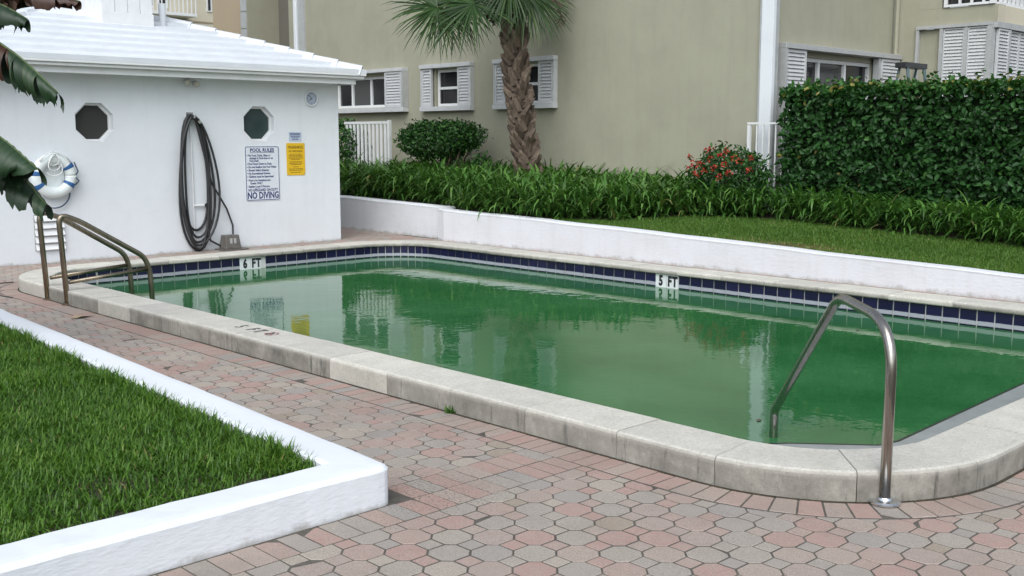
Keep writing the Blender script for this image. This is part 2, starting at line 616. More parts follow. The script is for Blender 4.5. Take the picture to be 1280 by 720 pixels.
M['dark_plastic'] = rough_mat('dark_plastic', (0.02, 0.022, 0.025), (0.035, 0.038, 0.042), 20, 0.4, 60, 0.0)
M['fibreglass'] = rough_mat('grey_green_fibreglass', (0.07, 0.12, 0.13), (0.10, 0.15, 0.16), 20, 0.5, 60, 0.0)
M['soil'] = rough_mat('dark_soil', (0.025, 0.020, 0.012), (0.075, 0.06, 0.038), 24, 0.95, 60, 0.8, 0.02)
M['sand_joint'] = rough_mat('dark_joint_sand', (0.060, 0.053, 0.044), (0.125, 0.112, 0.094), 18, 0.95, 200, 0.5, 0.004)
M['ground'] = rough_mat('ground_earth', (0.06, 0.07, 0.03), (0.12, 0.12, 0.06), 0.6, 0.95, 12, 0.4, 0.03)
M['pool_shell'] = rough_mat('pale_pool_plaster', (0.30, 0.40, 0.36), (0.38, 0.48, 0.44), 3, 0.7, 30, 0.1, 0.003)

# pavers: one ramp of fired colours, picked per piece
PAV = [(0.0, (0.426, 0.278, 0.243)), (0.16, (0.411, 0.300, 0.262)), (0.34, (0.392, 0.311, 0.273)), (0.47, (0.370, 0.330, 0.293)),
       (0.60, (0.392, 0.345, 0.302)), (0.70, (0.341, 0.311, 0.288)), (0.77, (0.426, 0.371, 0.316)), (0.87, (0.411, 0.330, 0.285)), (0.965, (0.344, 0.282, 0.223))]
PAV_B = [(0.0, (0.418, 0.271, 0.234)), (0.28, (0.404, 0.289, 0.251)), (0.50, (0.385, 0.304, 0.264)), (0.65, (0.355, 0.315, 0.282)), (0.75, (0.411, 0.322, 0.279)),
         (0.90, (0.330, 0.304, 0.285)), (0.94, (0.396, 0.267, 0.231))]
def paver_mat(name, stops, merged):
    t = NT(name)
    if merged:
        src = t.node('ShaderNodeAttribute', attribute_name='rnd').outputs['Fac']
    else:
        src = t.node('ShaderNodeObjectInfo').outputs['Random']
    v = t.coords('Object', not merged)
    geo = t.node('ShaderNodeNewGeometry')
    c = t.ramp(src, stops, 'CONSTANT')
    blot = t.noise(v, 16, 5, 0.75)
    c = t.mix(t.ramp(blot, [(0.35, (0, 0, 0)), (0.8, (0.55, 0.55, 0.55))]), c, (0.40, 0.36, 0.315, 1))
    fine = t.noise(v, 240, 2, 0.7)
    c = t.mix(t.ramp(fine, [(0.42, (0.5, 0.5, 0.5)), (0.5, (0, 0, 0))]), c, (0.12, 0.105, 0.09, 1))
    # moss and dirt, laid out across the whole pavement
    big = t.noise(geo.outputs['Position'], 0.9, 5, 0.7)
    c = t.mix(t.ramp(big, [(0.5, (0, 0, 0)), (0.75, (0.45, 0.45, 0.45))]), c, (0.19, 0.165, 0.14, 1))
    # mould spots in the damp spot beside the planter's corner
    sv = t.node('ShaderNodeVectorMath', operation='DISTANCE')
    sv.inputs[1].default_value = (3.0, 3.66, 0)
    t.link(geo.outputs['Position'], sv.inputs[0])
    near = t.ramp(sv.outputs['Value'], [(0.10, (1, 1, 1)), (0.55, (0, 0, 0))])
    spots = t.ramp(t.noise(geo.outputs['Position'], 70, 5, 0.8), [(0.52, (0, 0, 0)), (0.62, (0.85, 0.85, 0.85))])
    c = t.mix(t.mix(1.0, near, spots, 'MULTIPLY'), c, (0.045, 0.043, 0.036, 1))
    t.color(c)
    t.set(Roughness=0.86)
    t.p.inputs['Specular IOR Level'].default_value = 0.3
    n1 = t.bump(t.noise(v, 260, 3, 0.7), 0.5, 0.0025)
    t.bump(t.noise(v, 22, 3, 0.6), 0.35, 0.004, n1)
    return t.m
M['paver'] = paver_mat('concrete_paver', PAV, False)
M['paver_m'] = paver_mat('concrete_pavers_far', PAV, True)
M['brick'] = paver_mat('border_paver_mix', PAV_B, False)
M['brick_m'] = paver_mat('border_pavers_far', PAV_B, True)

# water: murky green body under a mirror of small ripples
t = NT('murky_green_water')
v = t.coords('Object', False)
body = t.noise(v, 0.7, 6, 0.65)
t.color(t.ramp(body, [(0.35, (0.018, 0.108, 0.034)), (0.5, (0.030, 0.138, 0.047)), (0.65, (0.044, 0.165, 0.062))]))
t.set(Roughness=0.025, IOR=1.333)
n1 = t.bump(t.noise(v, 2.6, 3, 0.5), 0.05, 0.05)
t.bump(t.noise(v, 14.0, 2, 0.5), 0.045, 0.010, n1)
M['water'] = t.m

M['hedge'] = leaf_mat('hedge_leaf', [(0.0, (0.012, 0.045, 0.010)), (0.5, (0.022, 0.085, 0.016)), (0.85, (0.045, 0.14, 0.028)), (0.99, (0.10, 0.23, 0.05)), (0.9985, (0.12, 0.25, 0.06)), (1.0, (0.35, 0.22, 0.06))], 0.48)
M['shrub'] = leaf_mat('shrub_leaf', [(0.0, (0.012, 0.045, 0.010)), (0.6, (0.025, 0.09, 0.018)), (1.0, (0.07, 0.18, 0.035))], 0.4)
M['strap'] = leaf_mat('strap_leaf', [(0.0, (0.028, 0.080, 0.016)), (0.42, (0.066, 0.170, 0.030)), (0.8, (0.135, 0.275, 0.058)), (0.97, (0.18, 0.32, 0.09)), (1.0, (0.25, 0.20, 0.08))], 0.36, 0.22)
M['turf'] = leaf_mat('turf_blade', [(0.0, (0.032, 0.088, 0.009)), (0.4, (0.066, 0.160, 0.016)), (0.75, (0.118, 0.240, 0.028)), (0.95, (0.19, 0.30, 0.055)), (1.0, (0.30, 0.25, 0.10))], 0.45, 0.3)
M['lawn'] = leaf_mat('lawn_blade', [(0.0, (0.050, 0.120, 0.014)), (0.5, (0.095, 0.200, 0.028)), (0.85, (0.14, 0.24, 0.045)), (0.95, (0.22, 0.25, 0.08)), (1.0, (0.30, 0.22, 0.10))], 0.5, 0.3)
M['palm_leaf'] = leaf_mat('palm_leaflet', [(0.0, (0.014, 0.038, 0.010)), (0.5, (0.032, 0.076, 0.018)), (0.9, (0.085, 0.145, 0.042)), (1.0, (0.24, 0.22, 0.10))], 0.42, 0.12)
M['petal'] = leaf_mat('red_petal', [(0.0, (0.33, 0.02, 0.016)), (0.6, (0.47, 0.04, 0.028)), (1.0, (0.55, 0.11, 0.06))], 0.5, 0.2)
M['dead_leaf'] = leaf_mat('dead_leaf', [(0.0, (0.020, 0.012, 0.008)), (0.6, (0.045, 0.026, 0.016)), (1.0, (0.09, 0.055, 0.035))], 0.8, 0.05)
M['banana'] = leaf_mat('banana_leaf_blade', [(0.0, (0.010, 0.026, 0.012)), (0.6, (0.022, 0.050, 0.022)), (0.75, (0.034, 0.070, 0.030)), (0.8, (0.06, 0.028, 0.018)), (1.0, (0.03, 0.014, 0.010))], 0.42, 0.08)
M['dry_leaf'] = rough_mat('dry_brown_leaf', (0.30, 0.22, 0.14), (0.42, 0.33, 0.23), 30, 0.8, 60, 0.2, 0.002)
M['bark'] = rough_mat('grey_brown_bark', (0.05, 0.038, 0.028), (0.13, 0.10, 0.075), 14, 0.9, 50, 0.6, 0.01)
t = NT('palm_leaf_base')
v = t.coords()
oi = t.node('ShaderNodeObjectInfo')
c = t.ramp(t.noise(v, 16, 5, 0.7, (1, 1, 0.3)), [(0.3, (0.055, 0.040, 0.030)), (0.7, (0.20, 0.16, 0.125))])
t.color(t.mix(1.0, c, t.ramp(oi.outputs['Random'], [(0.0, (0.55, 0.5, 0.48)), (1.0, (1.15, 1.1, 1.05))]), 'MULTIPLY'))
t.set(Roughness=0.9)
t.bump(t.noise(v, 60, 4, 0.7, (1, 1, 0.2)), 0.7, 0.01)
M['boot'] = t.m
M['stem'] = rough_mat('woody_stem', (0.06, 0.045, 0.03), (0.13, 0.10, 0.07), 20, 0.9, 60, 0.4, 0.004)
M['petiole'] = rough_mat('green_petiole', (0.06, 0.10, 0.03), (0.10, 0.14, 0.05), 8, 0.6, 60, 0.1, 0.002)
M['core'] = rough_mat('hedge_inner_shade', (0.006, 0.014, 0.005), (0.014, 0.026, 0.009), 16, 0.95, 20, 0.8, 0.03)  # near-black colour holds the shade inside the hedge

# ------------------------------------------------------------------ pool geometry
PX0, PX1, PY0, PY1, PR = 4.0, 9.80, 1.92, 12.42, 1.0
CW = 0.36                        # coping width
WATER_Z = -0.066

def rr_path(off, n=14):
    """rounded rectangle inset by off; list of (x,y), counter-clockwise from near-left corner's end"""
    r = max(PR - off, 0.05)
    x0, x1, y0, y1 = PX0 + off, PX1 - off, PY0 + off, PY1 - off
    pts = []
    for cx, cy, a0 in ((x0 + r, y0 + r, pi), (x1 - r, y0 + r, 1.5 * pi), (x1 - r, y1 - r, 0.0), (x0 + r, y1 - r, 0.5 * pi)):
        for i in range(n + 1):
            a = a0 + 0.5 * pi * i / n
            pts.append((cx + r * cos(a), cy + r * sin(a)))
    return pts

SIDES = [PX1 - PX0 - 2 * PR, PY1 - PY0 - 2 * PR]
def rr_at(s, off):
    """point on the rounded rectangle by arc length s of the OUTER outline, inset by off; returns (x,y),(nx,ny) outward"""
    arc = 0.5 * pi * PR
    a, b = SIDES
    per = 2 * (a + b) + 4 * arc
    s %= per
    r = PR
    segs = [('c', PX0 + r, PY0 + r, pi), ('l', PX0 + r, PY0, 1, 0, a, 0, -1), ('c', PX1 - r, PY0 + r, 1.5 * pi), ('l', PX1, PY0 + r, 0, 1, b, 1, 0),
            ('c', PX1 - r, PY1 - r, 0.0), ('l', PX1 - r, PY1, -1, 0, a, 0, 1), ('c', PX0 + r, PY1 - r, 0.5 * pi), ('l', PX0, PY1 - r, 0, -1, b, -1, 0)]
    for g in segs:
        L = arc if g[0] == 'c' else g[5]
        if s <= L or g is segs[-1]:
            if g[0] == 'c':
                an = g[3] + s / PR
                n = (cos(an), sin(an))
                return (g[1] + n[0] * (PR - off), g[2] + n[1] * (PR - off)), n
            n = (g[6], g[7])
            return (g[1] + g[3] * s - n[0] * off, g[2] + g[4] * s - n[1] * off), n
        s -= L
PER = 2 * sum(SIDES) + 2 * pi * PR
ARC = 0.5 * pi * PR

def sdf(x, y):
    """signed distance to the pool's outer outline and its outward normal"""
    cx, cy = (PX0 + PX1) / 2, (PY0 + PY1) / 2
    hx, hy = (PX1 - PX0) / 2 - PR, (PY1 - PY0) / 2 - PR
    dx, dy = x - cx, y - cy
    qx, qy = abs(dx) - hx, abs(dy) - hy
    sx_, sy_ = (1 if dx >= 0 else -1), (1 if dy >= 0 else -1)
    if qx > 0 and qy > 0:
        d = sqrt(qx * qx + qy * qy)
        return d - PR, (sx_ * qx / d, sy_ * qy / d)
    if qx > qy:
        return qx - PR, (sx_, 0)
    return qy - PR, (0, sy_)

def sheet(name, outer, hole, z, mat, kind='structure', thick=0.0):
    bm = bmesh.new()
    es = []
    for poly in ([outer, hole] if hole else [outer]):
        vs = [bm.verts.new((x, y, z)) for x, y in poly]
        for i in range(len(vs)):
            es.append(bm.edges.new((vs[i], vs[(i + 1) % len(vs)])))
    bmesh.ops.triangle_fill(bm, edges=es, use_beauty=True, use_dissolve=False, normal=(0, 0, 1))
    me = bpy.data.meshes.new(name)
    bm.to_mesh(me)
    bm.free()
    me.materials.append(mat)
    o = link_mesh(name, me)
    if kind: o['kind'] = kind
    return o

hole = rr_path(0.16)
ground = sheet('ground', [(-300, -300), (300, -300), (300, 300), (-300, 300)], hole, -0.05, M['ground'])
pavement = sheet('pavement', [(-6, -4), (11.1, -4), (11.1, 18), (-6, 18)], hole, -0.0013, M['sand_joint'])

# ------------------------------------------------------------------ pavers
P = 0.118
OX, OY = 3.891, 2.222
GAP = 0.0022
OCT_A = 0.0765 - GAP
OCT_C = 0.1160 - OCT_A
OCT = [(OCT_A, -OCT_C), (OCT_A, OCT_C), (OCT_C, OCT_A), (-OCT_C, OCT_A), (-OCT_A, OCT_C), (-OCT_A, -OCT_C), (-OCT_C, -OCT_A), (OCT_C, -OCT_A)]
SQ_A = 0.0415 - GAP
SQ = [(SQ_A, -SQ_A), (SQ_A, SQ_A), (-SQ_A, SQ_A), (-SQ_A, -SQ_A)]

def clip(poly, nx, ny, d):
    """keep n.p >= d"""
    out = []
    n = len(poly)
    for i in range(n):
        a, b = poly[i], poly[(i + 1) % n]
        da, db = nx * a[0] + ny * a[1] - d, nx * b[0] + ny * b[1] - d
        if da >= 0: out.append(a)
        if da * db < 0:
            k = da / (da - db)
            out.append((a[0] + (b[0] - a[0]) * k, a[1] + (b[1] - a[1]) * k))
    return out

def area(poly):
    return 0.5 * abs(sum(poly[i][0] * poly[(i + 1) % len(poly)][1] - poly[(i + 1) % len(poly)][0] * poly[i][1] for i in range(len(poly))))

def paver_geo(poly, inset=0.0045, drop=0.0045, depth=0.03):
    cx = sum(p[0] for p in poly) / len(poly)
    cy = sum(p[1] for p in poly) / len(poly)
    n = len(poly)
    inset = min(inset, 0.07 * sqrt(area(poly)))
    V = []
    for k, (ins, z) in enumerate(((inset, 0), (0, -drop), (0, -depth))):
        for x, y in poly:
            dx, dy = x - cx, y - cy
            d = max(sqrt(dx * dx + dy * dy), 1e-6)
            f = max(0.2, 1 - ins / d)
            V.append((cx + dx * f, cy + dy * f, z))
    F = [tuple(range(n))]
    for k in range(2):
        for i in range(n):
            j = (i + 1) % n
            F.append((k * n + i, (k + 1) * n + i, (k + 1) * n + j, k * n + j))
    return V, F

fwd2 = (sin(radians(43.9)), cos(radians(43.9)))
def in_view(x, y, z=0.0, m=0.03):
    d = Vector((x, y, z - 1.6))
    p = radians(8)
    a = radians(43.9)
    f = Vector((sin(a) * cos(p), cos(a) * cos(p), -sin(p)))
    r = Vector((cos(a), -sin(a), 0))
    u = r.cross(f)
    q = d.dot(f)
    if q < 0.3: return False
    return abs(d.dot(r) / q) < (640 / 1343 + m) and abs(d.dot(u) / q) < (360 / 1343 + m)

KX, KY, KS = 2.79, 3.7, 0.053          # the planter kerb's outer edge: x = KX + KS * (y - KY)
items = {'octagonal_paver': [], 'square_paver': [], 'border_paver': []}
ZONES = [(2.75, 10.90, 3.842, 13.985), (-1.0, 9.9, 0.2, 3.436), (9.75, 11.05, 13.99, 17.0)]
for (zx0, zx1, zy0, zy1) in ZONES:
    for i in range(int((zx0 - OX) / P) - 2, int((zx1 - OX) / P) + 3):
        for j in range(int((zy0 - OY) / P) - 2, int((zy1 - OY) / P) + 3):
            x, y = OX + i * P, OY + j * P
            if not in_view(x, y): continue
            sd_, n_ = sdf(x, y)
            if sd_ < 0.09: continue
            octa = (i + j) % 2 == 0
            poly = [(x + a, y + b) for a, b in (OCT if octa else SQ)]
            a0 = area(poly)
            for h in ((1, 0, zx0), (-1, 0, -zx1), (0, 1, zy0), (0, -1, -zy1), (1, -KS, KX - KS * KY + 0.015 if zx0 == 2.75 else -99)):
                poly = clip(poly, *h)
                if len(poly) < 3: break
            if len(poly) < 3: continue
            cx = sum(p[0] for p in poly) / len(poly); cy = sum(p[1] for p in poly) / len(poly)
            sd_, n_ = sdf(cx, cy)
            if sd_ < 0.36:
                poly = clip(poly, n_[0], n_[1], n_[0] * cx + n_[1] * cy + (0.212 - sd_))
                if len(poly) < 3: continue
            ar = area(poly)
            if ar < 0.00012: continue
            items['octagonal_paver' if octa else 'square_paver'].append((poly, ar > 0.995 * a0, (x, y)))
# border courses: two rows from the planter's corner to the pool, one along the planter's front, one round the pool
def brick(cx, cy, ax, ay, w=0.1, l=0.2):
    """length along (ax,ay)"""
    hw, hl = w / 2 - GAP, l / 2 - GAP
    px, py = -ay, ax
    return [(cx + ax * a + px * b, cy + ay * a + py * b) for a, b in ((-hl, -hw), (hl, -hw), (hl, hw), (-hl, hw))]
for yc, x0, x1 in ((3.741, 2.82, 3.80), (3.539, 0.6, 3.80)):
    x = x1 - 0.055
    while x > x0 + 0.03:
        if in_view(x, yc):
            items['border_paver'].append((brick(x, yc, 0, 1, 0.1), None, (x, yc)))
        x -= 0.101
s = 0.0
nb = int(PER / 0.100)
for k in range(nb):
    s = PER * (k + 0.5) / nb
    (x, y), n_ = rr_at(s, -0.108)
    if not in_view(x, y): continue
    (xa, ya), _ = rr_at(s - 0.05, -0.206); (xb, yb), _ = rr_at(s + 0.05, -0.206)
    (xc, yc), _ = rr_at(s + 0.05, -0.008); (xd, yd), _ = rr_at(s - 0.05, -0.008)
    q = [(xa, ya), (xb, yb), (xc, yc), (xd, yd)]
    mx, my = sum(p[0] for p in q) / 4, sum(p[1] for p in q) / 4
    q = [(mx + (a - mx) * 0.935, my + (b - my) * 0.945) for a, b in q]
    items['border_paver'].append((q, None, (x, y)))
shared = {}
def shared_mesh(key, poly, mat, tip=None):
    if key not in shared:
        V, F = paver_geo(poly)
        me = bpy.data.meshes.new(key)
        me.from_pydata(V, [], F)
        me.materials.append(mat)
        shared[key] = me
    return shared[key]
for kind, lst in items.items():
    mat, mat_m = (M['brick'], M['brick_m']) if kind == 'border_paver' else (M['paver'], M['paver_m'])
    lst.sort(key=lambda it: -area(it[0]) / ((it[2][0] ** 2 + it[2][1] ** 2 + 2.56) ** 1.5))
    mv, mf, mr = [], [], []
    for k, (poly, full, c) in enumerate(lst):
        cx = sum(p[0] for p in poly) / len(poly); cy = sum(p[1] for p in poly) / len(poly)
        z = R.uniform(-0.0008, 0.0016)
        tx, ty = R.gauss(0, 0.006), R.gauss(0, 0.006)
        if k < 298:
            if full:
                me = shared_mesh(kind, OCT if kind[0] == 'o' else SQ, mat)
                o = link_mesh(kind, me, pavement, (c[0], c[1], z))
                o.rotation_euler = (tx, ty, R.choice((0, pi / 2, pi, -pi / 2)) + R.gauss(0, 0.006))
            else:
                V, F = paver_geo([(a - cx, b - cy) for a, b in poly])
                me = bpy.data.meshes.new(kind)
                me.from_pydata(V, [], F)
                me.materials.append(mat)
                o = link_mesh(kind, me, pavement, (cx, cy, z))
                o.rotation_euler = (tx, ty, 0)
        else:
            V, F = paver_geo(poly)
            o0 = len(mv)
            mv += [(a, b, h + z + (a - cx) * ty + (b - cy) * tx) for a, b, h in V]
            mf += [tuple(i + o0 for i in f) for f in F]
            mr += [R.random()] * len(V)
    if mv:
        me = bpy.data.meshes.new(kind + '_field')
        me.from_pydata(mv, [], mf)
        at = me.attributes.new('rnd', 'FLOAT', 'POINT')
        at.data.foreach_set('value', mr)
        me.materials.append(mat_m)
        tag(link_mesh(kind + '_field', me, pavement), kind='stuff')

# ------------------------------------------------------------------ pool: coping, tiles, shell, water
pool = empty('swimming_pool', (6.9, 7.1, 0), kind='structure')
pool_off = wloc(pool)
S0 = ARC * 0.5
def coping_stone(s0, s1, top, bottom):
    n = max(2, int((s1 - s0) / 0.08))
    g = 0.002
    prof = [(0.0, bottom), (0.0, top - 0.018), (0.005, top - 0.006), (0.018, top), (CW - 0.018, top), (CW - 0.005, top - 0.006), (CW, top - 0.018), (CW, top - 0.042), (CW - 0.006, top - 0.051), (0.19, top - 0.051), (0.17, bottom)]
    vs, fs = [], []
    m = len(prof)
    dz = R.uniform(-0.002, 0.002)
    for i in range(n + 1):
        s = s0 + g + (s1 - s0 - 2 * g) * i / n
        for off, z in prof:
            (x, y), _ = rr_at(s, off)
            vs.append((x, y, z + dz))
    for i in range(n):
        for k in range(m):
            k2 = (k + 1) % m
            fs.append((i * m + k, i * m + k2, (i + 1) * m + k2, (i + 1) * m + k))
    fs.append(tuple(range(m))); fs.append(tuple(range(n * m, (n + 1) * m))[::-1])
    mb = MB().add(vs, fs)
    o = mb.build('coping_stone', M['coping'], pool)
    return o
ns = int(round(PER / 0.615))
cuts = [PER * k / ns + R.uniform(-0.03, 0.03) + 0.12 for k in range(ns)]
for k in range(ns):
    a, b = cuts[k], cuts[(k + 1) % ns] + (PER if k == ns - 1 else 0)
    coping_stone(a, b, 0.14, -0.03)
# backing, shell wall
def strip(off0, off1, z0, z1, name, mat, s0=0.0, s1=PER, step=0.1, parent=pool):
    n = int((s1 - s0) / step)
    vs, fs = [], []
    for i in range(n + 1):
        s = s0 + (s1 - s0) * i / n
        for off, z in ((off0, z0), (off0, z1), (off1, z1), (off1, z0)):
            (x, y), _ = rr_at(s, off)
            vs.append((x, y, z))
    for i in range(n):
        for k in range(4):
            k2 = (k + 1) % 4
            fs.append((i * 4 + k, i * 4 + k2, (i + 1) * 4 + k2, (i + 1) * 4 + k))
    return MB().add(vs, fs).build(name, mat, parent)
joint_line = strip(-0.016, 0.01, -0.01, 0.0022, 'dark_joint_line', M['soil'])  # thin dark line along the joint of coping and pavers
TOFF = CW - 0.034               # tile face set under the coping's nose
strip(TOFF - 0.10, TOFF - 0.012, -0.13, 0.086, 'grout_bed', M['mortar_strip'])
strip(TOFF - 0.16, TOFF - 0.013, -1.5, -0.135, 'pool_wall', M['pool_shell'])
# tile run: from the short near end anticlockwise round the far side and back to the left corner
TP = 0.1565
t0, t1 = ARC + SIDES[0] * 0.15, PER - SIDES[1] * 0.62
marks = []
def mark_s(x=None, y=None):
    if y is not None:       # on the far long side
        return 2 * ARC + SIDES[0] + (y - PY0 - PR)
    return 3 * ARC + SIDES[0] + SIDES[1] + (PX1 - PR - x)
m5, m6 = mark_s(y=7.36), mark_s(x=7.02)
nt = int((t1 - t0) / TP)
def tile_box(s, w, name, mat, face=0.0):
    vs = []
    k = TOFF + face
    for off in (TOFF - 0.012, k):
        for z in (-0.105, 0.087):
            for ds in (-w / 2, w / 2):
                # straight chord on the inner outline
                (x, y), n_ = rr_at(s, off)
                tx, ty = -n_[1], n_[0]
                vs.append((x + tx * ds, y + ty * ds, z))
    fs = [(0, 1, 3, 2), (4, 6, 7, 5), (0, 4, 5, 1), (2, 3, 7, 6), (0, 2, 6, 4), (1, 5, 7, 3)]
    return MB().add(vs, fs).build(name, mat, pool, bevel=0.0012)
for k in range(nt):
    s = t0 + (k + 0.5) * TP
    (x, y), n_ = rr_at(s, TOFF)
    if any(abs(s - m) < TP * 1.02 for m in (m5, m6)): continue
    # inner outline is shorter on the corners
    corner = abs(n_[0]) > 0.01 and abs(n_[1]) > 0.01
    w = TP * (1 - TOFF / PR) - 0.009 if corner else TP - 0.013
    if w < 0.02: continue
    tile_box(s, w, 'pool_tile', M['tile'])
for m, num in ((m5, '5'), (m6, '6')):
    for ds, chs in ((-0.5, ((num, 0.0),)), (0.5, (('F', -0.034), ('T', 0.036)))):
        # direction of reading runs against the arc length
        s = m - ds * TP
        mk = tile_box(s, TP - 0.005, 'depth_marker', M['white_tile'], 0.001)
        (x, y), n_ = rr_at(s, TOFF + 0.0022)
        u = Vector((n_[1], -n_[0], 0))
        for ch, du in chs:
            text(ch, 0.155, frame((x + u[0] * du, y + u[1] * du, 0.004), u, (0, 0, 1)), M['ink'], mk, sx=0.72, bold=0.05)
# corner entry step: wet ledge just at the water line with a dark edge
(ix, iy) = (PX0 + CW - 0.06, PY0 + CW - 0.06)
LZ = WATER_Z + 0.006
ledge = [(ix + 0.15, 3.30), (4.66, 3.30), (4.86, 3.20), (5.04, 3.06), (5.22, 2.86), (5.36, 2.70), (5.52, 2.66), (9.3, 2.80), (9.3, iy + 0.03), (5.2, iy + 0.03), (4.75, iy + 0.2), (ix + 0.12, 2.9)]
st = MB().prism(ledge, -0.5, LZ).build('entry_step', M['wet_ledge'], pool)
edge = ledge[1:8]
vs, fs = [], []
for i, (x, y) in enumerate(edge):
    a = edge[max(i - 1, 0)]; b = edge[min(i + 1, len(edge) - 1)]
    tx, ty = b[0] - a[0], b[1] - a[1]
    d = sqrt(tx * tx + ty * ty)
    nx, ny = -ty / d, tx / d
    for o_, z in ((-0.004, LZ + 0.002), (0.012, LZ + 0.002), (0.012, LZ - 0.1), (-0.004, LZ - 0.1)):
        vs.append((x + nx * o_, y + ny * o_, z))
for i in range(len(edge) - 1):
    for k in range(4):
        fs.append((i * 4 + k, i * 4 + (k + 1) % 4, (i + 1) * 4 + (k + 1) % 4, (i + 1) * 4 + k))
MB().add(vs, fs).build('step_edge', M['black_trim'], pool)
water = sheet('water', rr_path(TOFF - 0.02), None, WATER_Z, M['water'])

# painted depth mark on the near coping: 5 FT and a no-diving roundel
dm = tag(empty('depth_mark', (4.18, 7.14, 0.141)), 'worn black 5 FT depth mark with red roundel painted on the near pool edge', 'depth mark')
fr = lambda y: frame((4.185, y, 0.1432), (0, -1, 0), (1, 0, 0))
for ch, y in (('5', 7.385), ('F', 7.215), ('T', 7.11)):
    text(ch, 0.15, fr(y), M['faded_ink'], dm, 'lettering', sx=0.75, bold=0.012)
mb = MB()
n = 26
vs, fs = [], []
for i in range(n):
    a = 2 * pi * i / n
    for r in (0.044, 0.054):
        vs.append((4.19 + r * cos(a), 6.95 + r * sin(a), 0.1433))
for i in range(n):
    j = (i + 1) % n
    fs.append((2 * i, 2 * i + 1, 2 * j + 1, 2 * j))
mb.add(vs, fs)
mb.add([(4.19 + a * 0.707 - b * 0.707, 6.95 + a * 0.707 + b * 0.707, 0.1437) for a, b in ((-0.045, -0.006), (0.045, -0.006), (0.045, 0.006), (-0.045, 0.006))], [(0, 1, 2, 3)])
mb.build('roundel', M['faded_red'], dm)
MB().tube([(4.155, 6.975, 0.1432), (4.19, 6.95, 0.1432), (4.225, 6.965, 0.1432)], 0.005, 6).build('diver_figure', M['faded_ink'], dm)

# ------------------------------------------------------------------ hand rail and ladder
def smooth_path(pts, n=8, rad=0.12):
    """round the corners of a polyline"""
    pts = [Vector(p) for p in pts]
    out = [pts[0]]
    for i in range(1, len(pts) - 1):
        a, b, c = pts[i - 1], pts[i], pts[i + 1]
        r = min(rad if not isinstance(rad, (list, tuple)) else rad[i], (a - b).length * 0.48, (c - b).length * 0.48)
        p0, p1 = b + (a - b).normalized() * r, b + (c - b).normalized() * r
        for k in range(n + 1):
            t = k / n
            out.append(p0 * (1 - t) ** 2 + b * 2 * t * (1 - t) + p1 * t * t)
    out.append(pts[-1])
    return out

hr = tag(empty('hand_rail', (4.345, 2.147, 0)), 'bent stainless steel hand rail rising from the brick border and dropping into the pool', 'hand rail')
MB().tube(smooth_path([(4.345, 2.147, 0.005), (4.345, 2.147, 0.80), (4.665, 2.585, 0.845), (5.115, 3.2, 0.085), (5.115, 3.2, -0.4)], 9, [0, 0.22, 0.085, 0.03, 0]), 0.0240, 20).build('rail', M['steel'], hr, smooth=True)
MB().lathe((4.345, 2.147, 0.002), (0, 0, 1), [(0.066, 0), (0.070, 0.004), (0.070, 0.011), (0.062, 0.017), (0.036, 0.020), (0.034, 0.026), (0.031, 0.03)], 28).build('flange', M['chrome'], hr, smooth=False)

lad = tag(empty('pool_ladder', (4.0, 10.55, 0)), 'bronzed steel pool ladder with two bent rails at the far left end of the pool', 'ladder')
for y, e in ((10.33, 0.0), (10.8, 0.008)):
    MB().tube(smooth_path([(4.005 - e, y, 0.002), (3.965 - e, y, 0.88 + e), (4.16, y, 0.80 + e), (4.80, y, 0.405), (4.85, y, 0.25), (4.88, y, -0.6)], 8, [0, 0.12, 0.08, 0.1, 0.1, 0]), 0.026, 14).build('rail', M['steel_dull'], lad, smooth=True)
    MB().tube([(4.03, y, 0.216), (4.85, y, 0.280)], 0.020, 12).build('brace', M['steel_dull'], lad, smooth=True)
    MB().lathe((4.005, y, 0.002), (0, 0, 1), [(0.055, 0), (0.055, 0.012), (0.04, 0.02), (0.028, 0.024)], 20).build('flange', M['steel_dull'], lad)
for z in (-0.18, -0.42):
    MB().box(4.82, 4.92, 10.33, 10.8, z, z + 0.03).build('tread', M['steel_dull'], lad, bevel=0.004)

# ------------------------------------------------------------------ planter with kerb and turf (front left)
def profile_sweep(path, prof, inner=None):
    """path: list of (x,y,zscale) ; prof: list of (offset to the left of travel, z fraction) -> vs, fs with mitred joins"""
    vs, fs = [], []
    n, m = len(path), len(prof)
    for i, (x, y, zt) in enumerate(path):
        a = path[max(i - 1, 0)]; b = path[min(i + 1, n - 1)]
        d0 = Vector((x - a[0], y - a[1])); d1 = Vector((b[0] - x, b[1] - y))
        if d0.length < 1e-6: d0 = d1
        if d1.length < 1e-6: d1 = d0
        d0.normalize(); d1.normalize()
        n0, n1 = Vector((-d0.y, d0.x)), Vector((-d1.y, d1.x))
        nn = (n0 + n1).normalized()
        k = 1 / max(0.4, nn.dot(n0))
        for off, zf in prof:
            vx, vy = x + nn.x * off * k, y + nn.y * off * k
            if inner and off < -0.1:                     # keep the inside of the corner from folding over itself
                vy = max(vy, inner[1] - off); vx = min(vx, inner[0] + off + KS * (vy - inner[1]))
            vs.append((vx, vy, zf if zf < 0 else zf * zt))
    for i in range(n - 1):
        for k in range(m):
            k2 = (k + 1) % m
            fs.append((i * m + k, i * m + k2, (i + 1) * m + k2, (i + 1) * m + k))
    fs.append(tuple(range(m))); fs.append(tuple(range((n - 1) * m, n * m)))
    return vs, fs

def wobble(o, amp, scale):
    from mathutils import noise
    for v in o.data.vertices:
        v.co += noise.noise_vector(v.co * scale) * amp

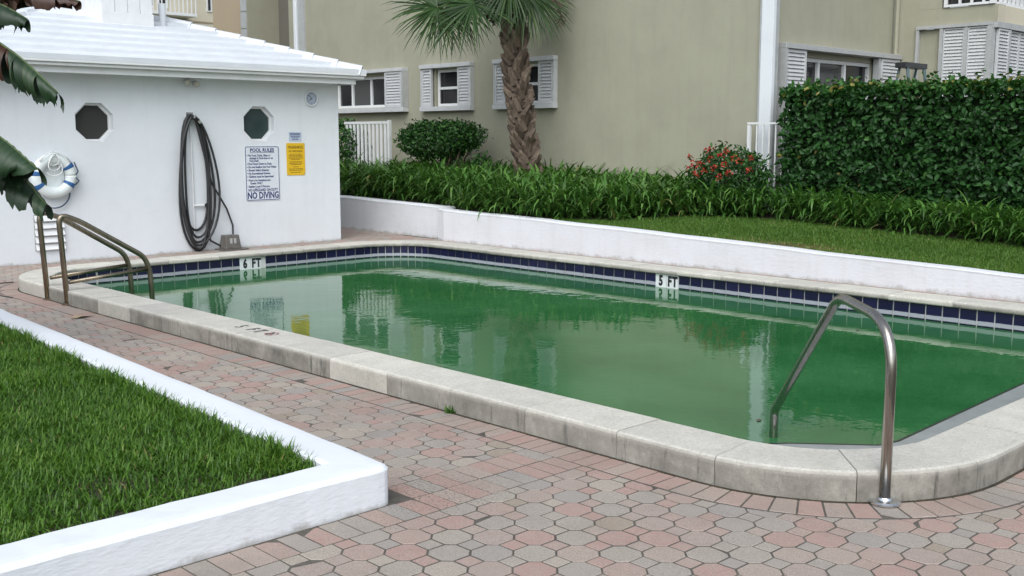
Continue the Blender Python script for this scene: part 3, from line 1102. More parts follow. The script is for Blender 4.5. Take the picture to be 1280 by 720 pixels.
kp = []
for k in range(40): yy = 13.2 - (13.2 - 3.75) * k / 39; kp.append((KX + KS * (yy - KY), yy, 0.18))
for k in range(1, 6):
    a = k / 6 * pi / 2
    kp.append((2.79 - 0.07 * (1 - cos(a)), 3.72 - 0.07 * sin(a) , 0.18))
for k in range(44): kp.append((2.70 - (2.70 + 2.5) * k / 43, 3.65, 0.18))
prof = [(0.0, -0.05), (0.004, 0.88), (-0.008, 0.945), (-0.024, 0.985), (-0.06, 1.0), (-0.20, 1.0), (-0.225, 0.95), (-0.225, -0.05)]
vs, fs = profile_sweep(kp, prof, (2.79, 3.65))
kerb = MB().add(vs, fs).build('planter_kerb', M['kerb_paint'], None, smooth=False, at=(2.79, 3.645, 0))
wobble(kerb, 0.005, 6.0)
tag(kerb, 'low white painted kerb with rounded corner around the grass planter on the left', 'kerb')
soil = sheet('soil', [(-3, 3.80), (2.6, 3.80), (2.6 + KS * 9.4, 13.2), (-3, 13.2)], None, 0.135, M['soil'])

def turf_points(n, poly_fn, x0, x1, y0, y1):
    X = NR.uniform(x0, x1, n); Y = NR.uniform(y0, y1, n)
    k = poly_fn(X, Y)
    return X[k], Y[k]

def view_mask(X, Y, z, m=0.04):
    a, p = radians(43.9), radians(8)
    dz = z - 1.6
    f = X * sin(a) * cos(p) + Y * cos(a) * cos(p) - dz * sin(p)
    r = X * cos(a) - Y * sin(a)
    u = (X * sin(a) + Y * cos(a)) * sin(p) + dz * cos(p)
    return (f > 0.4) & (np.abs(r / f) < 640 / 1343 + m) & (np.abs(u / f) < 360 / 1343 + m)

# planter turf
X, Y = turf_points(330000, lambda x, y: view_mask(x, y, 0.2, 0.06) & (x < 2.575 + KS * (y - 3.86)), 0.2, 3.0, 3.86, 12.5)
n = len(X)
from mathutils import noise as mnoise
dens = np.array([mnoise.noise(Vector((x * 2.2, y * 2.2, 0))) for x, y in zip(X, Y)])
edge_gap = (Y < 3.95 + 0.03 * np.sin(X * 9) + 0.02 * np.sin(X * 23))
keep = (NR.random(n) < 0.62 + 0.5 * dens) & (~edge_gap | (NR.random(n) < 0.25))
X, Y, dens = X[keep], Y[keep], dens[keep]
n = len(X)
ang = NR.uniform(0, 2 * pi, n)
D = np.stack([np.cos(ang), np.sin(ang)], 1)
L = NR.uniform(0.04, 0.082, n) * (1 + 0.3 * dens) * np.where(Y < 4.1, 0.75, 1.0) * np.where(X > 2.45 + KS * (Y - 3.86), 1.3, 1.0)
rndc = np.clip(NR.normal(0.45, 0.2, n) + 0.22 * dens, 0, 0.955)
rndc[NR.random(n) < 0.008] = 1.0
PZ = np.stack([X, Y, np.full(n, 0.137)], 1)
V, F, r = blades(PZ, D, L, NR.uniform(0.0055, 0.011, n), NR.uniform(0.2, 1.5, n), 2, rndc, NR.uniform(0.75, 1.5, n))
turf = link_mesh('turf', raw_mesh('turf', V, F, M['turf'], r))
tag(turf, 'thick dark green turf filling the white kerbed planter on the left', 'grass', kind='stuff')

# ------------------------------------------------------------------ retaining wall and garden ground
def wall_top(y):
    return float(np.interp(y, [-3, 4.0, 6.5, 9.4, 11, 13, 16.5], [0.06, 0.245, 0.325, 0.41, 0.45, 0.495, 0.55]))
rp = []
for k in range(9): rp.append((11.08 - 0.012 * k, 17.2 - (17.2 - 13.2) * k / 8, 0))
rp += [(10.975, 13.02, 0), (10.85, 12.95, 0)]
for k in range(40): rp.append((10.80, 12.75 - (12.75 + 3.0) * k / 39, 0))
rp = [(x, y, wall_top(y) + (0.02 if x > 10.9 else 0)) for x, y, _ in rp]
prof = [(0.0, -0.05), (0.0, 0.90), (-0.004, 0.96), (0.012, 0.985), (0.03, 1.0), (0.19, 1.0), (0.21, 0.96), (0.21, -0.05)]
vs, fs = profile_sweep(rp, prof)
rw = MB().add(vs, fs).build('retaining_wall', M['wall_paint'], None, at=(10.8, 8, 0))
wobble(rw, 0.012, 1.6)
tag(rw, 'low white painted retaining wall between the pool deck and the raised lawn', 'retaining wall')

gv, gf = [], []
ys = np.linspace(-4, 30, 35)
for y in ys:
    for x, dz in ((10.9 if y < 12.5 else 11.2, -0.03), (11.6, -0.02), (13.0, 0.03), (14.6, 0.08), (40, 0.1)):
        gv.append((x, float(y), wall_top(float(y)) + dz))
for i in range(len(ys) - 1):
    for k in range(4):
        gf.append((i * 5 + k, i * 5 + k + 1, (i + 1) * 5 + k + 1, (i + 1) * 5 + k))
tag(MB().add(gv, gf).build('garden_ground', M['soil']), kind='structure')
def gz(x, y):
    return np.interp(y, [-3, 4.0, 6.5, 9.4, 11, 13, 16.5], [0.06, 0.245, 0.325, 0.41, 0.45, 0.495, 0.55]) + np.interp(x, [10.9, 11.6, 13, 14.6], [-0.03, -0.02, 0.03, 0.08])

BED = [(2.0, 12.75), (4.87, 12.95), (6.25, 13.05), (8.13, 13.2), (8.9, 13.0), (9.58, 12.6), (9.97, 11.5), (10.55, 11.05), (13.0, 11.08), (13.1, 11.45), (17.5, 11.45)]
bed_front = lambda y: np.interp(y, [b[0] for b in BED], [b[1] for b in BED])
# lawn strip
X, Y = turf_points(190000, lambda x, y: (x < bed_front(y) + 0.1) & view_mask(x, y, 0.45, 0.03), 11.02, 13.5, 2.5, 10.7)
n = len(X)
dens = np.array([mnoise.noise(Vector((x * 1.3, y * 1.3, 3.0))) for x, y in zip(X, Y)])
bare = np.exp(-(((X - 11.25) / 0.28) ** 2 + ((Y - 6.9) / 0.9) ** 2))
keep = NR.random(n) > 0.7 * bare
X, Y, dens, bare = X[keep], Y[keep], dens[keep], bare[keep]
n = len(X)
ang = NR.uniform(0, 2 * pi, n)
rndc = np.clip(NR.normal(0.45, 0.2, n) + 0.2 * dens + 0.6 * bare, 0, 0.995)
V, F, r = blades(np.stack([X, Y, gz(X, Y) - 0.005], 1), np.stack([np.cos(ang), np.sin(ang)], 1), NR.uniform(0.03, 0.075, n) * (1 - 0.5 * bare), NR.uniform(0.006, 0.011, n), NR.uniform(0.1, 1.2, n), 2, rndc, NR.uniform(0.9, 1.55, n))
lawn = link_mesh('lawn', raw_mesh('lawn', V, F, M['lawn'], r))
tag(lawn, 'mown lawn strip behind the white retaining wall', 'lawn', kind='stuff')

# strap-leaved ground cover
ps = []
C = []
for _ in range(9000):
    y = R.uniform(2.2, 17.3); x = R.uniform(10.95, 14.15)
    fr_ = float(bed_front(y))
    if x < fr_ + 0.02: continue
    if y < 8.9 and x > 13.75: continue
    C.append((x, y))
pts = []
grid = {}
for x, y in C:
    k = (int(x / 0.17), int(y / 0.17))
    if any(((a - x) ** 2 + (b - y) ** 2) < 0.145 ** 2 for i in (-1, 0, 1) for j in (-1, 0, 1) for a, b in grid.get((k[0] + i, k[1] + j), [])): continue
    grid.setdefault(k, []).append((x, y)); pts.append((x, y))
cx = np.array(pts)
nb = 25
X = np.repeat(cx[:, 0], nb) + NR.normal(0, 0.035, len(cx) * nb)
Y = np.repeat(cx[:, 1], nb) + NR.normal(0, 0.035, len(cx) * nb)
n = len(X)
frontness = np.clip(1 - (X - bed_front(Y)) / 0.5, 0, 1)
ang = NR.uniform(0, 2 * pi, n)
ang = np.where(NR.random(n) < 0.75 * frontness + 0.15, pi + NR.normal(0, 0.75, n), ang)
big = np.interp(Y, [3, 8, 11, 17], [0.98, 1.02, 1.15, 1.25])
L = NR.uniform(0.22, 0.47, n) * big
V, F, r = blades(np.stack([X, Y, gz(X, Y) + NR.uniform(0, 0.33, n) * big], 1), np.stack([np.cos(ang), np.sin(ang)], 1), L, NR.uniform(0.028, 0.058, n), NR.uniform(1.0, 2.6, n), 4,
                 np.clip(NR.normal(0.45, 0.24, n), 0, 0.992), NR.uniform(0.8, 1.45, n))
gc = link_mesh('ground_cover', raw_mesh('ground_cover', V, F, M['strap'], r))
tag(gc, 'arching strap leaved ground cover filling the bed in front of the beige wall', 'ground cover', kind='stuff')

# ------------------------------------------------------------------ hedge, shrubs
def ellipsoid_shell(n, c, rad, inner=0.7):
    d = unit(NR.normal(size=(n, 3)))
    q = NR.uniform(inner, 1.0, n) ** 0.6
    lump = 1 + 0.13 * np.array([mnoise.noise(Vector(tuple(v * 2.6 + np.array(c)))) for v in d])
    return np.array(c) + d * np.array(rad) * (q * lump)[:, None], d

def foliage(name, P_, N_, mat, parent, L=(0.05, 0.09), W=0.55, droop=0.35, jitter=0.7, rnd=None):
    n = len(P_)
    N2 = unit(N_ + NR.normal(0, jitter, (n, 3)))
    T = unit(np.cross(N2, NR.normal(size=(n, 3))))
    T = unit(T + N2 * 0.35 + np.array([0, 0, -droop + 0.15]))
    ll = NR.uniform(L[0], L[1], n)
    V, F, r = leaves(P_ - wl_(parent), T, N2, ll, ll * W, 0.25, rnd)
    return link_mesh(name, raw_mesh(name, V, F, mat, r), parent)
def wl_(p): return np.array(wloc(p))

HX0, HX1, HY0, HY1 = 13.9, 14.9, 2.6, 8.74
hd = tag(empty('hedge', (14.4, 5.7, 0.35)), 'tall clipped dark green hedge in front of the shuttered wall on the right', 'hedge')
def hedge_shell(n):
    P_, N_ = [], []
    def ztop(y): return np.interp(y, [2.6, 5.3, 8.8], [2.25, 2.26, 2.28])
    a = int(n * 0.60)
    y = NR.uniform(HY0, HY1, a); z = 0.4 + (ztop(y) - 0.4) * NR.random(a)
    off = np.array([0.10 * mnoise.noise(Vector((0, yy * 1.9, zz * 1.9))) + 0.13 * mnoise.noise(Vector((4, yy * 5.5, zz * 5.5))) for yy, zz in zip(y, z)])
    P_.append(np.stack([HX0 + 0.05 + off + NR.uniform(-0.05, 0.16, a), y, z], 1)); N_.append(np.tile([-1, 0, 0.35], (a, 1)))
    b = int(n * 0.30)
    x = NR.uniform(HX0, HX1, b); y = NR.uniform(HY0, HY1, b)
    off = 0.05 * np.array([mnoise.noise(Vector((xx * 2.5, yy * 2.5, 9))) for xx, yy in zip(x, y)])
    P_.append(np.stack([x, y, ztop(y) + off + NR.uniform(-0.09, 0.05, b) + np.where(NR.random(b) < 0.08, NR.uniform(0, 0.14, b), 0)], 1)); N_.append(np.tile([0, 0, 1], (b, 1)))
    c = n - a - b
    x = NR.uniform(HX0, HX1, c)
    z = NR.uniform(0.4, 2.28, c)
    P_.append(np.stack([x, HY1 - 0.02 + NR.uniform(-0.1, 0.07, c), z], 1)); N_.append(np.tile([0, 1, 0.3], (c, 1)))
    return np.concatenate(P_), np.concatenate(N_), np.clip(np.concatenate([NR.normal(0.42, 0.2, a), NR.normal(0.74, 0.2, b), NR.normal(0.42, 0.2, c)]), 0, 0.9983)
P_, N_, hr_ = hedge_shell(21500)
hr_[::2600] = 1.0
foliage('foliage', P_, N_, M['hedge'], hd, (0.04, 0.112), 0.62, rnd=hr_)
MB().box(HX0 + 0.24, HX1 - 0.1, HY0, HY1 - 0.14, 0.35, 2.12).build('shade_core', M['core'], hd)  # added solid core: blocks light, its dark colour is the shade between leaves

sh = tag(empty('round_shrub', (13.35, 15.75, 0.55)), 'clipped rounded green shrub on bare stems left of the palm', 'shrub')
for c, rad, n in (((13.35, 15.95, 1.55), (0.58, 0.98, 0.40), 4300), ((13.35, 15.35, 1.62), (0.5, 0.62, 0.28), 1300), ((13.3, 14.62, 1.10), (0.14, 0.16, 0.22), 260)):
    P_, N_ = ellipsoid_shell(n, c, rad, 0.5)
    P_[:, 2] = np.minimum(P_[:, 2], 1.86 + 0.05 * np.sin(P_[:, 1] * 5.0) + NR.normal(0, 0.02, n)) if n > 1000 else P_[:, 2]
    P_ = P_ + NR.normal(0, 0.03, P_.shape)
    foliage('foliage', P_, N_, M['shrub'], sh, (0.045, 0.08), 0.6)
for k in range(11):
    b = (13.35 + R.uniform(-0.15, 0.15), 15.6 + R.uniform(-0.35, 0.3), 0.5)
    e = (13.35 + R.uniform(-0.4, 0.4), 15.75 + R.uniform(-0.9, 0.9), 1.35)
    m = ((b[0] + e[0]) / 2, (b[1] * 0.6 + e[1] * 0.4), 0.9)
    MB().tube([b, m, e], 0.02, 6, rs=[0.024, 0.018, 0.011]).build('stem', M['stem'], sh, smooth=True)
MB().tube([(13.3, 15.0, 0.5), (13.3, 14.8, 0.8), (13.3, 14.62, 1.05)], 0.012, 6).build('stem', M['stem'], sh)

s2 = tag(empty('dark_shrub', (13.5, 18.9, 0.55)), 'dark leafy shrub glimpsed beside the white slatted gate, next to the pool house corner', 'shrub')
P_, N_ = ellipsoid_shell(2600, (13.2, 18.75, 1.35), (0.5, 0.62, 0.62), 0.5)
foliage('foliage', P_, N_, M['shrub'], s2, (0.06, 0.1), 0.55)
MB().tube([(13.3, 18.8, 0.4), (13.25, 18.75, 1.3)], 0.03, 7).build('stem', M['stem'], s2)

fl = tag(empty('flowering_shrub', (13.45, 9.35, 0.45)), 'low leafy shrub with clusters of red flowers beside the white railing', 'shrub')
P_, N_ = ellipsoid_shell(3600, (13.5, 9.35, 0.95), (0.5, 0.68, 0.52), 0.4)
P_ = P_ + NR.normal(0, 0.045, P_.shape)
foliage('foliage', P_, N_, M['shrub'], fl, (0.05, 0.095), 0.42)
for k in range(5):
    MB().tube([(13.5, 9.35, 0.42), (13.5 + R.uniform(-.2, .2), 9.35 + R.uniform(-.4, .4), 1.0)], 0.012, 6).build('stem', M['stem'], fl)
cl = []
for (px_, py_, pz_) in [(13.12, 9.80, 1.30), (13.08, 9.68, 1.17), (13.05, 9.55, 1.22), (13.06, 9.38, 1.28), (13.03, 9.30, 1.15), (13.04, 9.12, 1.20), (13.05, 9.05, 1.08),
                        (13.12, 8.92, 1.26), (13.18, 8.80, 1.12), (13.25, 9.52, 1.42), (13.2, 9.2, 1.40), (13.2, 9.86, 1.12), (13.3, 8.85, 1.30), (13.35, 9.65, 1.40), (13.02, 9.46, 1.10), (13.04, 9.62, 1.05), (13.1, 9.00, 1.30), (13.08, 9.22, 1.33), (13.12, 9.74, 1.22), (13.03, 9.20, 1.02)]:
    m = 18
    d = unit(NR.normal(size=(m, 3)) + np.array([-0.4, -0.1, 0.4]))
    Pp = np.array([px_, py_, pz_]) + d * 0.035 - wl_(fl)
    V, F, r = leaves(Pp, unit(d * 0.5 + NR.normal(0, 0.6, (m, 3))), d, 0.034, 0.022)
    link_mesh('flower_cluster', raw_mesh('flower_cluster', V, F, M['petal'], r), fl)

# ------------------------------------------------------------------ cabbage palm
PB, PT = Vector((13.1, 13.1, 0.45)), Vector((13.1, 13.62, 4.05))
pm = tag(empty('palm_tree', PB), 'cabbage palm with leaf base boots on its trunk and drooping fan fronds', 'palm tree')
def trunk_c(t):
    p = PB.lerp(PT, t)
    p.y += 0.10 * sin(t * pi)
    return p
trunk_r = lambda t: 0.128 - 0.010 * t + 0.006 * max(0, 0.25 - t) * 4
tk = MB().tube([trunk_c(k / 14) for k in range(15)], 0.2, 18, rs=[trunk_r(k / 14) for k in range(15)]).build('trunk', M['bark'], pm, smooth=True)
def boot_mesh(seed):
    r_ = random.Random(seed)
    w, h, tout = 0.058 + r_.uniform(-.012, .016), 0.23 + r_.uniform(-.05, .05), 0.030 + r_.uniform(-0.01, 0.035)
    vs, fs = [], []
    for k, (f, ww, o_, th) in enumerate(((0, 1.0, 0.0, 0.03), (0.4, 0.85, 0.025, 0.035), (0.75, 0.55, 0.05, 0.03), (1.0, 0.26, tout + 0.02, 0.016))):
        for sgn, mid in ((-1, 0), (0, 1), (1, 0)):
            vs.append((sgn * w * ww * (1 + r_.uniform(-.1, .1)), o_ + th + mid * 0.018, h * f + (r_.uniform(-0.02, .02) if k == 3 else 0)))
        for sgn in (1, -1):
            vs.append((sgn * w * ww * 0.9, o_ - 0.03, h * f))
    for k in range(3):
        for i in range(5):
            j = (i + 1) % 5
            fs.append((k * 5 + i, k * 5 + j, k * 5 + 5 + j, k * 5 + 5 + i))
    fs.append((15, 16, 17, 18, 19))
    return MB().add(vs, fs).mesh('boot', M['boot'])
boots = [boot_mesh(k) for k in range(6)]
NBOOT = 270
for k in range(NBOOT):
    t = k / NBOOT * 0.97
    a = k * 2.39996
    c = trunk_c(t)
    r0 = trunk_r(t) - 0.012
    o = bpy.data.objects.new('boot', boots[k % 6])
    COL.objects.link(o)
    o.parent = tk
    d = Vector((cos(a), sin(a), 0))
    o.location = c + d * r0 - PB
    o.rotation_euler = (R.gauss(-0.05, 0.06), (-1 if k % 2 else 1) * R.uniform(0.22, 0.55), a - pi / 2)
    sc = R.uniform(0.85, 1.2)
    o.scale = (sc, R.uniform(0.9, 1.5), sc)

def fan_frond(crown, hast, face, down, rad, nleaf=46, spread=150, rnd0=0.4):
    """fan leaf: petiole crown->hast, leaflets radiating from hast in the plane with normal face, mid direction down"""
    fr_ = empty('frond', (0, 0, 0))
    fr_.parent = pm
    fr_.location = Vector(hast) - PB
    crown, hast = Vector(crown), Vector(hast)
    mid = crown.lerp(hast, 0.55) + Vector((0, 0, 0.10))
    MB().tube([crown, mid, hast], 0.016, 6, rs=[0.026, 0.018, 0.012]).build('petiole', M['petiole'], fr_, smooth=True)
    face = Vector(face).normalized()
    down = Vector(down)
    down = (down - face * down.dot(face)).normalized()
    side = face.cross(down)
    segs = 5
    Vs, Fs, Rs = [], [], []
    for i in range(nleaf):
        a = radians((i / (nleaf - 1) - 0.5) * 2 * spread + R.uniform(-3, 3))
        d = down * cos(a) + side * sin(a) + face * R.uniform(-0.10, 0.10)
        d.normalize()
        ln = rad * (1.0 - 0.30 * (abs(a) / radians(spread)) ** 2) * R.uniform(0.86, 1.08)
        w = rad * 0.030
        p = hast.copy()
        st_ = side * cos(a) - down * sin(a)
        tw = R.uniform(-0.5, 0.5)
        st_ = (st_ * cos(tw) + face * sin(tw)).normalized()
        rr_ = min(0.97, max(0, R.gauss(rnd0, 0.2)))
        o0 = len(Vs)
        for k in range(segs + 1):
            t = k / segs
            ww = w * (0.55 + 1.5 * t if t < 0.35 else 1.08 * (1 - (t - 0.35) / 0.65) ** 0.8 + 0.02)
            Vs += [tuple(p - st_ * ww * 0.5), tuple(p + st_ * ww * 0.5)]
            Rs += [rr_, rr_]
            g = Vector((0, 0, -1)) * (0.35 + 0.85 * R.random()) * t * t
            dd = (d + g).normalized()
            p = p + dd * (ln / segs)
        for k in range(segs):
            b = o0 + 2 * k
            Fs.append((b, b + 1, b + 3, b + 2))
    V = np.array(Vs) - np.array(hast)
    link_mesh('leaflets', raw_mesh('leaflets', V, np.array(Fs), M['palm_leaf'], np.array(Rs)), fr_)
CR = trunk_c(1.0) + Vector((0, 0, 0.0))
# fronds: (hastula offset from the crown), facing, mid direction, radius
right = Vector((cos(radians(43.9)), -sin(radians(43.9)), 0)); fw = Vector((fwd2[0], fwd2[1], 0)); UP = Vector((0, 0, 1))
def off(r_, u_, f_): return CR + right * r_ + UP * u_ + fw * f_
FR = [((-0.66, -0.22, -0.25), (-0.2, -0.35, 0.4), (-0.35, -1.0, 0), 1.22, 150),
      ((-1.28, -0.25, 0.05), (0.3, -0.6, 0.35), (-0.70, -0.75, 0), 1.08, 135),
      ((0.26, -0.05, -0.45), (0.2, -0.8, 0.2), (0.25, -1.0, 0), 1.0, 115),
      ((-1.0, -0.12, 0.20), (0.0, -0.7, 0.4), (-0.3, -1.0, 0), 1.15, 140),
      ((-0.02, 0.10, -0.55), (0.0, -0.8, 0.3), (0.05, -1.0, 0), 0.85, 100),
      ((0.35, 0.05, 0.35), (0.1, -0.7, 0.3), (0.35, -1.0, 0), 0.95, 110),
      ((0.05, 0.62, -0.9), (0.0, -0.6, 0.6), (0.0, -0.8, -0.3), 1.0, 140),
      ((1.1, 1.0, 0.1), (0.5, -0.5, 0.6), (0.9, -0.3, 0), 1.05, 140),
      ((-1.0, 1.0, 0.3), (-0.5, -0.4, 0.6), (-0.9, 0.1, 0), 1.15, 150),
      ((0.5, 1.3, 0.7), (0.3, 0.4, 0.6), (0.5, 0.4, 0.5), 1.15, 150),
      ((-0.4, 1.5, -0.3), (-0.2, -0.5, 0.6), (-0.3, 0.8, -0.2), 1.15, 150),
      ((0.1, 1.6, 0.2), (0.1, -0.9, 0.3), (0.1, 1, 0), 1.1, 150),
      ((0.9, 0.5, 0.8), (0.5, 0.6, 0.5), (0.6, -0.4, 0.5), 1.05, 140),
      ((-0.7, 0.5, 0.9), (-0.5, 0.7, 0.5), (-0.5, -0.5, 0.6), 1.05, 140)]
for k, (h, f_, d_, rad, sp) in enumerate(FR):
    cv = lambda q: right * q[0] + UP * q[1] + fw * q[2]
    face = right * f_[0] + fw * f_[1] + UP * f_[2]
    fan_frond(CR + Vector((0, 0, -0.05)), off(*h), face, cv(d_), rad, 62 if k < 6 else 40, sp, 0.42)
# old brown flower stalk hanging at the right, and fibres under the crown
mb = MB()
p0 = off(0.15, -0.05, -0.3)
stalk = [p0, off(0.52, 0.06, -0.35), off(0.78, -0.20, -0.35), off(0.86, -0.52, -0.33)]
mb.tube(stalk, 0.012, 6)
for k in range(60):
    t = R.uniform(0.4, 1.0) * 2.99
    i = int(t)
    b = stalk[i].lerp(stalk[i + 1], t - i)
    e = b + Vector((R.gauss(0, .06), R.gauss(0, .06), -R.uniform(0.03, 0.14)))
    mb.tube([b, e], 0.006, 4, rs=[0.004, 0.010])
mb.build('fruit_stalk', M['stem'], pm)
P_, N_ = ellipsoid_shell(420, tuple(off(-0.28, -0.32, -0.1)), (0.13, 0.13, 0.2), 0.3)
foliage('dry_fibre', P_, N_, M['dead_leaf'], pm, (0.05, 0.14), 0.25)

# ------------------------------------------------------------------ pool house
HY = 14.0
hs = tag(empty('pool_house', (7.0, 15.7, 0)), 'small white pool house with hipped white tile roof and octagonal windows', 'pool house')
WX0, WX1, WTOP = 4.2, 9.74, 2.47
octo = lambda cx_, cy_, r_: [(cx_ + r_ / cos(pi / 8) * cos(pi / 8 + k * pi / 4), cy_ + r_ / cos(pi / 8) * sin(pi / 8 + k * pi / 4)) for k in range(8)]
FH = frame((0, HY, 0), (1, 0, 0), (0, 0, 1))
O1, O2, OR = (5.91, 1.79), (8.345, 1.79), 0.25
holed(FH, [(WX0, -0.04), (WX1, -0.04), (WX1, WTOP), (WX0, WTOP)], [octo(*O1, OR), octo(*O2, OR)], 0.14, 'front_wall', M['white_wall'], hs)
MB().box(WX0, WX1, HY + 0.145, 17.4, -0.04, WTOP).build('wall', M['white_wall'], hs)
mb = MB(); mb.box(WX1 - 0.145, WX1, HY + 0.001, HY + 0.146, -0.04, WTOP); mb.build('corner', M['white_wall'], hs)
for (ox, oy), gl in ((O1, M['screen']), (O2, M['green_glass'])):
    win = empty('window', (ox, HY, oy)); win.parent = hs
    win.location = Vector((ox, HY, oy)) - wloc(hs)
    vs, fs = [], []
    for r_, w_ in ((OR - 0.002, -0.075), (OR - 0.032, -0.075), (OR - 0.032, -0.11), (OR - 0.002, -0.11)):
        for x, z in octo(ox, oy, r_): vs.append((x, z, w_))
    for k in range(4):
        for i in range(8):
            j = (i + 1) % 8
            fs.append((k * 8 + i, k * 8 + j, ((k + 1) % 4) * 8 + j, ((k + 1) % 4) * 8 + i))
    MB(FH).add(vs, fs).build('frame', M['trim'], win)
    MB(FH).add([(x, z, -0.105) for x, z in octo(ox, oy, OR - 0.03)] + [(x, z, -0.112) for x, z in octo(ox, oy, OR - 0.03)], [tuple(range(8)), tuple(range(8, 16))[::-1]]).build('pane', gl, win)
# eaves
EX0, EX1, EY0, EY1, EZ = 3.72, 9.97, 13.56, 17.84, 2.555
MB().box(EX0 + 0.1, EX1 - 0.14, EY0 + 0.10, EY0 + 0.14, 2.395, 2.50).build('fascia', M['trim'], hs)
MB().box(EX1 - 0.14, EX1 - 0.10, EY0 + 0.14, EY1 - 0.1, 2.395, 2.50).build('fascia', M['trim'], hs)
MB().box(EX0 + 0.1, EX1 - 0.14, EY0 + 0.142, EY1 - 0.1, 2.47, 2.495).build('soffit', M['trim'], hs)
mb = MB()
for (y0, y1, z0, z1) in ((EY0 + 0.03, EY0 + 0.098, 2.475, 2.515), (EY0, EY0 + 0.098, 2.516, 2.553)):
    mb.box(EX0, EX1 - (y0 - EY0) * 0.6, y0, y1, z0, z1)
mb.box(EX1 - 0.10, EX1 - 0.03, EY0 + 0.1, EY1, 2.475, 2.515); mb.box(EX1 - 0.10, EX1, EY0 + 0.1, EY1, 2.516, 2.553)
mb.build('gutter_moulding', M['trim'], hs, bevel=0.006)
# hipped roof of stepped flat tile courses
RS = 0.368
HALF = (EY1 - EY0) / 2
NC = 7
for k in range(NC):
    t0_, t1_ = HALF * k / NC, HALF * (k + 1) / NC + 0.03
    t1_ = min(t1_, HALF)
    lift0, lift1 = 0.060, 0.006
    for side in range(4):
        def pt(t, e, lift):
            # e: 0 start, 1 end of the course on this side
            xa, xb, ya, yb = EX0 + t, EX1 - t, EY0 + t, EY1 - t
            c = [(xa, ya), (xb, ya), (xb, yb), (xa, yb)]
            p = c[(side + e) % 4]
            return (p[0], p[1], EZ + RS * t + lift)
        vs = [pt(t0_, 0, -0.005), pt(t0_, 1, -0.005), pt(t0_, 1, lift0), pt(t0_, 0, lift0), pt(t1_, 0, lift1), pt(t1_, 1, lift1), pt(t1_, 1, -0.01), pt(t1_, 0, -0.01)]
        MB().add(vs, [(0, 1, 2, 3), (3, 2, 5, 4), (4, 5, 6, 7), (7, 6, 1, 0), (0, 3, 4, 7), (1, 6, 5, 2)]).build('roof_course', M['roof'], hs)
def cap_run(a, b, n_, name):
    a, b = Vector(a), Vector(b)
    for k in range(n_):
        p, q = a.lerp(b, k / n_), a.lerp(b, (k + 1.12) / n_)
        d = (q - p).normalized()
        sd_ = d.cross(UP).normalized()
        up_ = sd_.cross(d)
        vs = []
        for c, w_, h_ in ((p, 0.115, 0.07), (q, 0.085, 0.045)):
            for sx_, f_ in ((-1, -1.1), (-0.6, 0.7), (0, 1.0), (0.6, 0.7), (1, -1.1)):
                vs.append(tuple(c + sd_ * w_ * sx_ + up_ * (h_ * f_ + 0.004)))
        fs = [(i, i + 1, i + 6, i + 5) for i in range(4)] + [(0, 1, 2, 3, 4), (5, 6, 7, 8, 9), (0, 5, 9, 4)]
        MB().add(vs, fs).build(name, M['roof'], hs)
RZ = EZ + RS * HALF
cap_run((EX1 - 0.05, EY0 + 0.05, EZ + 0.05), (EX1 - HALF, EY0 + HALF, RZ + 0.01), 8, 'hip_cap')
cap_run((EX0 + 0.05, EY0 + 0.05, EZ + 0.05), (EX0 + HALF, EY0 + HALF, RZ + 0.01), 8, 'hip_cap')
cap_run((EX1 - 0.05, EY1 - 0.05, EZ + 0.05), (EX1 - HALF, EY0 + HALF, RZ + 0.01), 8, 'hip_cap')
cap_run((EX0 + HALF, EY0 + HALF, RZ + 0.01), (EX1 - HALF, EY0 + HALF, RZ + 0.01), 7, 'ridge_cap')
# cupola
CX0, CX1, CY0, CY1 = 6.60, 7.35, 15.18, 16.2
cu = empty('cupola', (6.97, 15.7, 3.1)); cu.parent = hs; cu.location = Vector((6.97, 15.7, 3.1)) - wloc(hs)
MB().box(CX0 - 0.012, CX1 + 0.012, CY0 - 0.012, CY1, 2.95, 3.36).build('base', M['trim'], cu, bevel=0.004)
MB().box(CX0 + 0.012, CX1 - 0.012, CY0 + 0.012, CY1, 3.362, 4.9).build('core', M['trim'], cu)
for k in range(4):
    w_ = (CX1 - CX0) / 4
    MB().box(CX0 + k * w_ + 0.004, CX0 + (k + 1) * w_ - 0.004, CY0 - 0.004, CY0 + 0.011, 3.362, 4.9).build('board', M['trim'], cu)
for k in range(5):
    w_ = (CY1 - CY0 - 0.02) / 5
    MB().box(CX0 - 0.004, CX0 + 0.011, CY0 + 0.012 + k * w_ + 0.004, CY0 + 0.012 + (k + 1) * w_ - 0.004, 3.362, 4.9).build('board', M['trim'], cu)
MB().box(CX0 - 0.1, CX1 + 0.1, CY0 - 0.1, CY1 + 0.1, 4.9, 5.0).build('cap', M['roof'], cu)
MB().tube([(7.61, 15.4, 3.15), (7.61, 15.4, 3.56)], 0.052, 16).build('vent_pipe', M['roof'], hs, smooth=False)

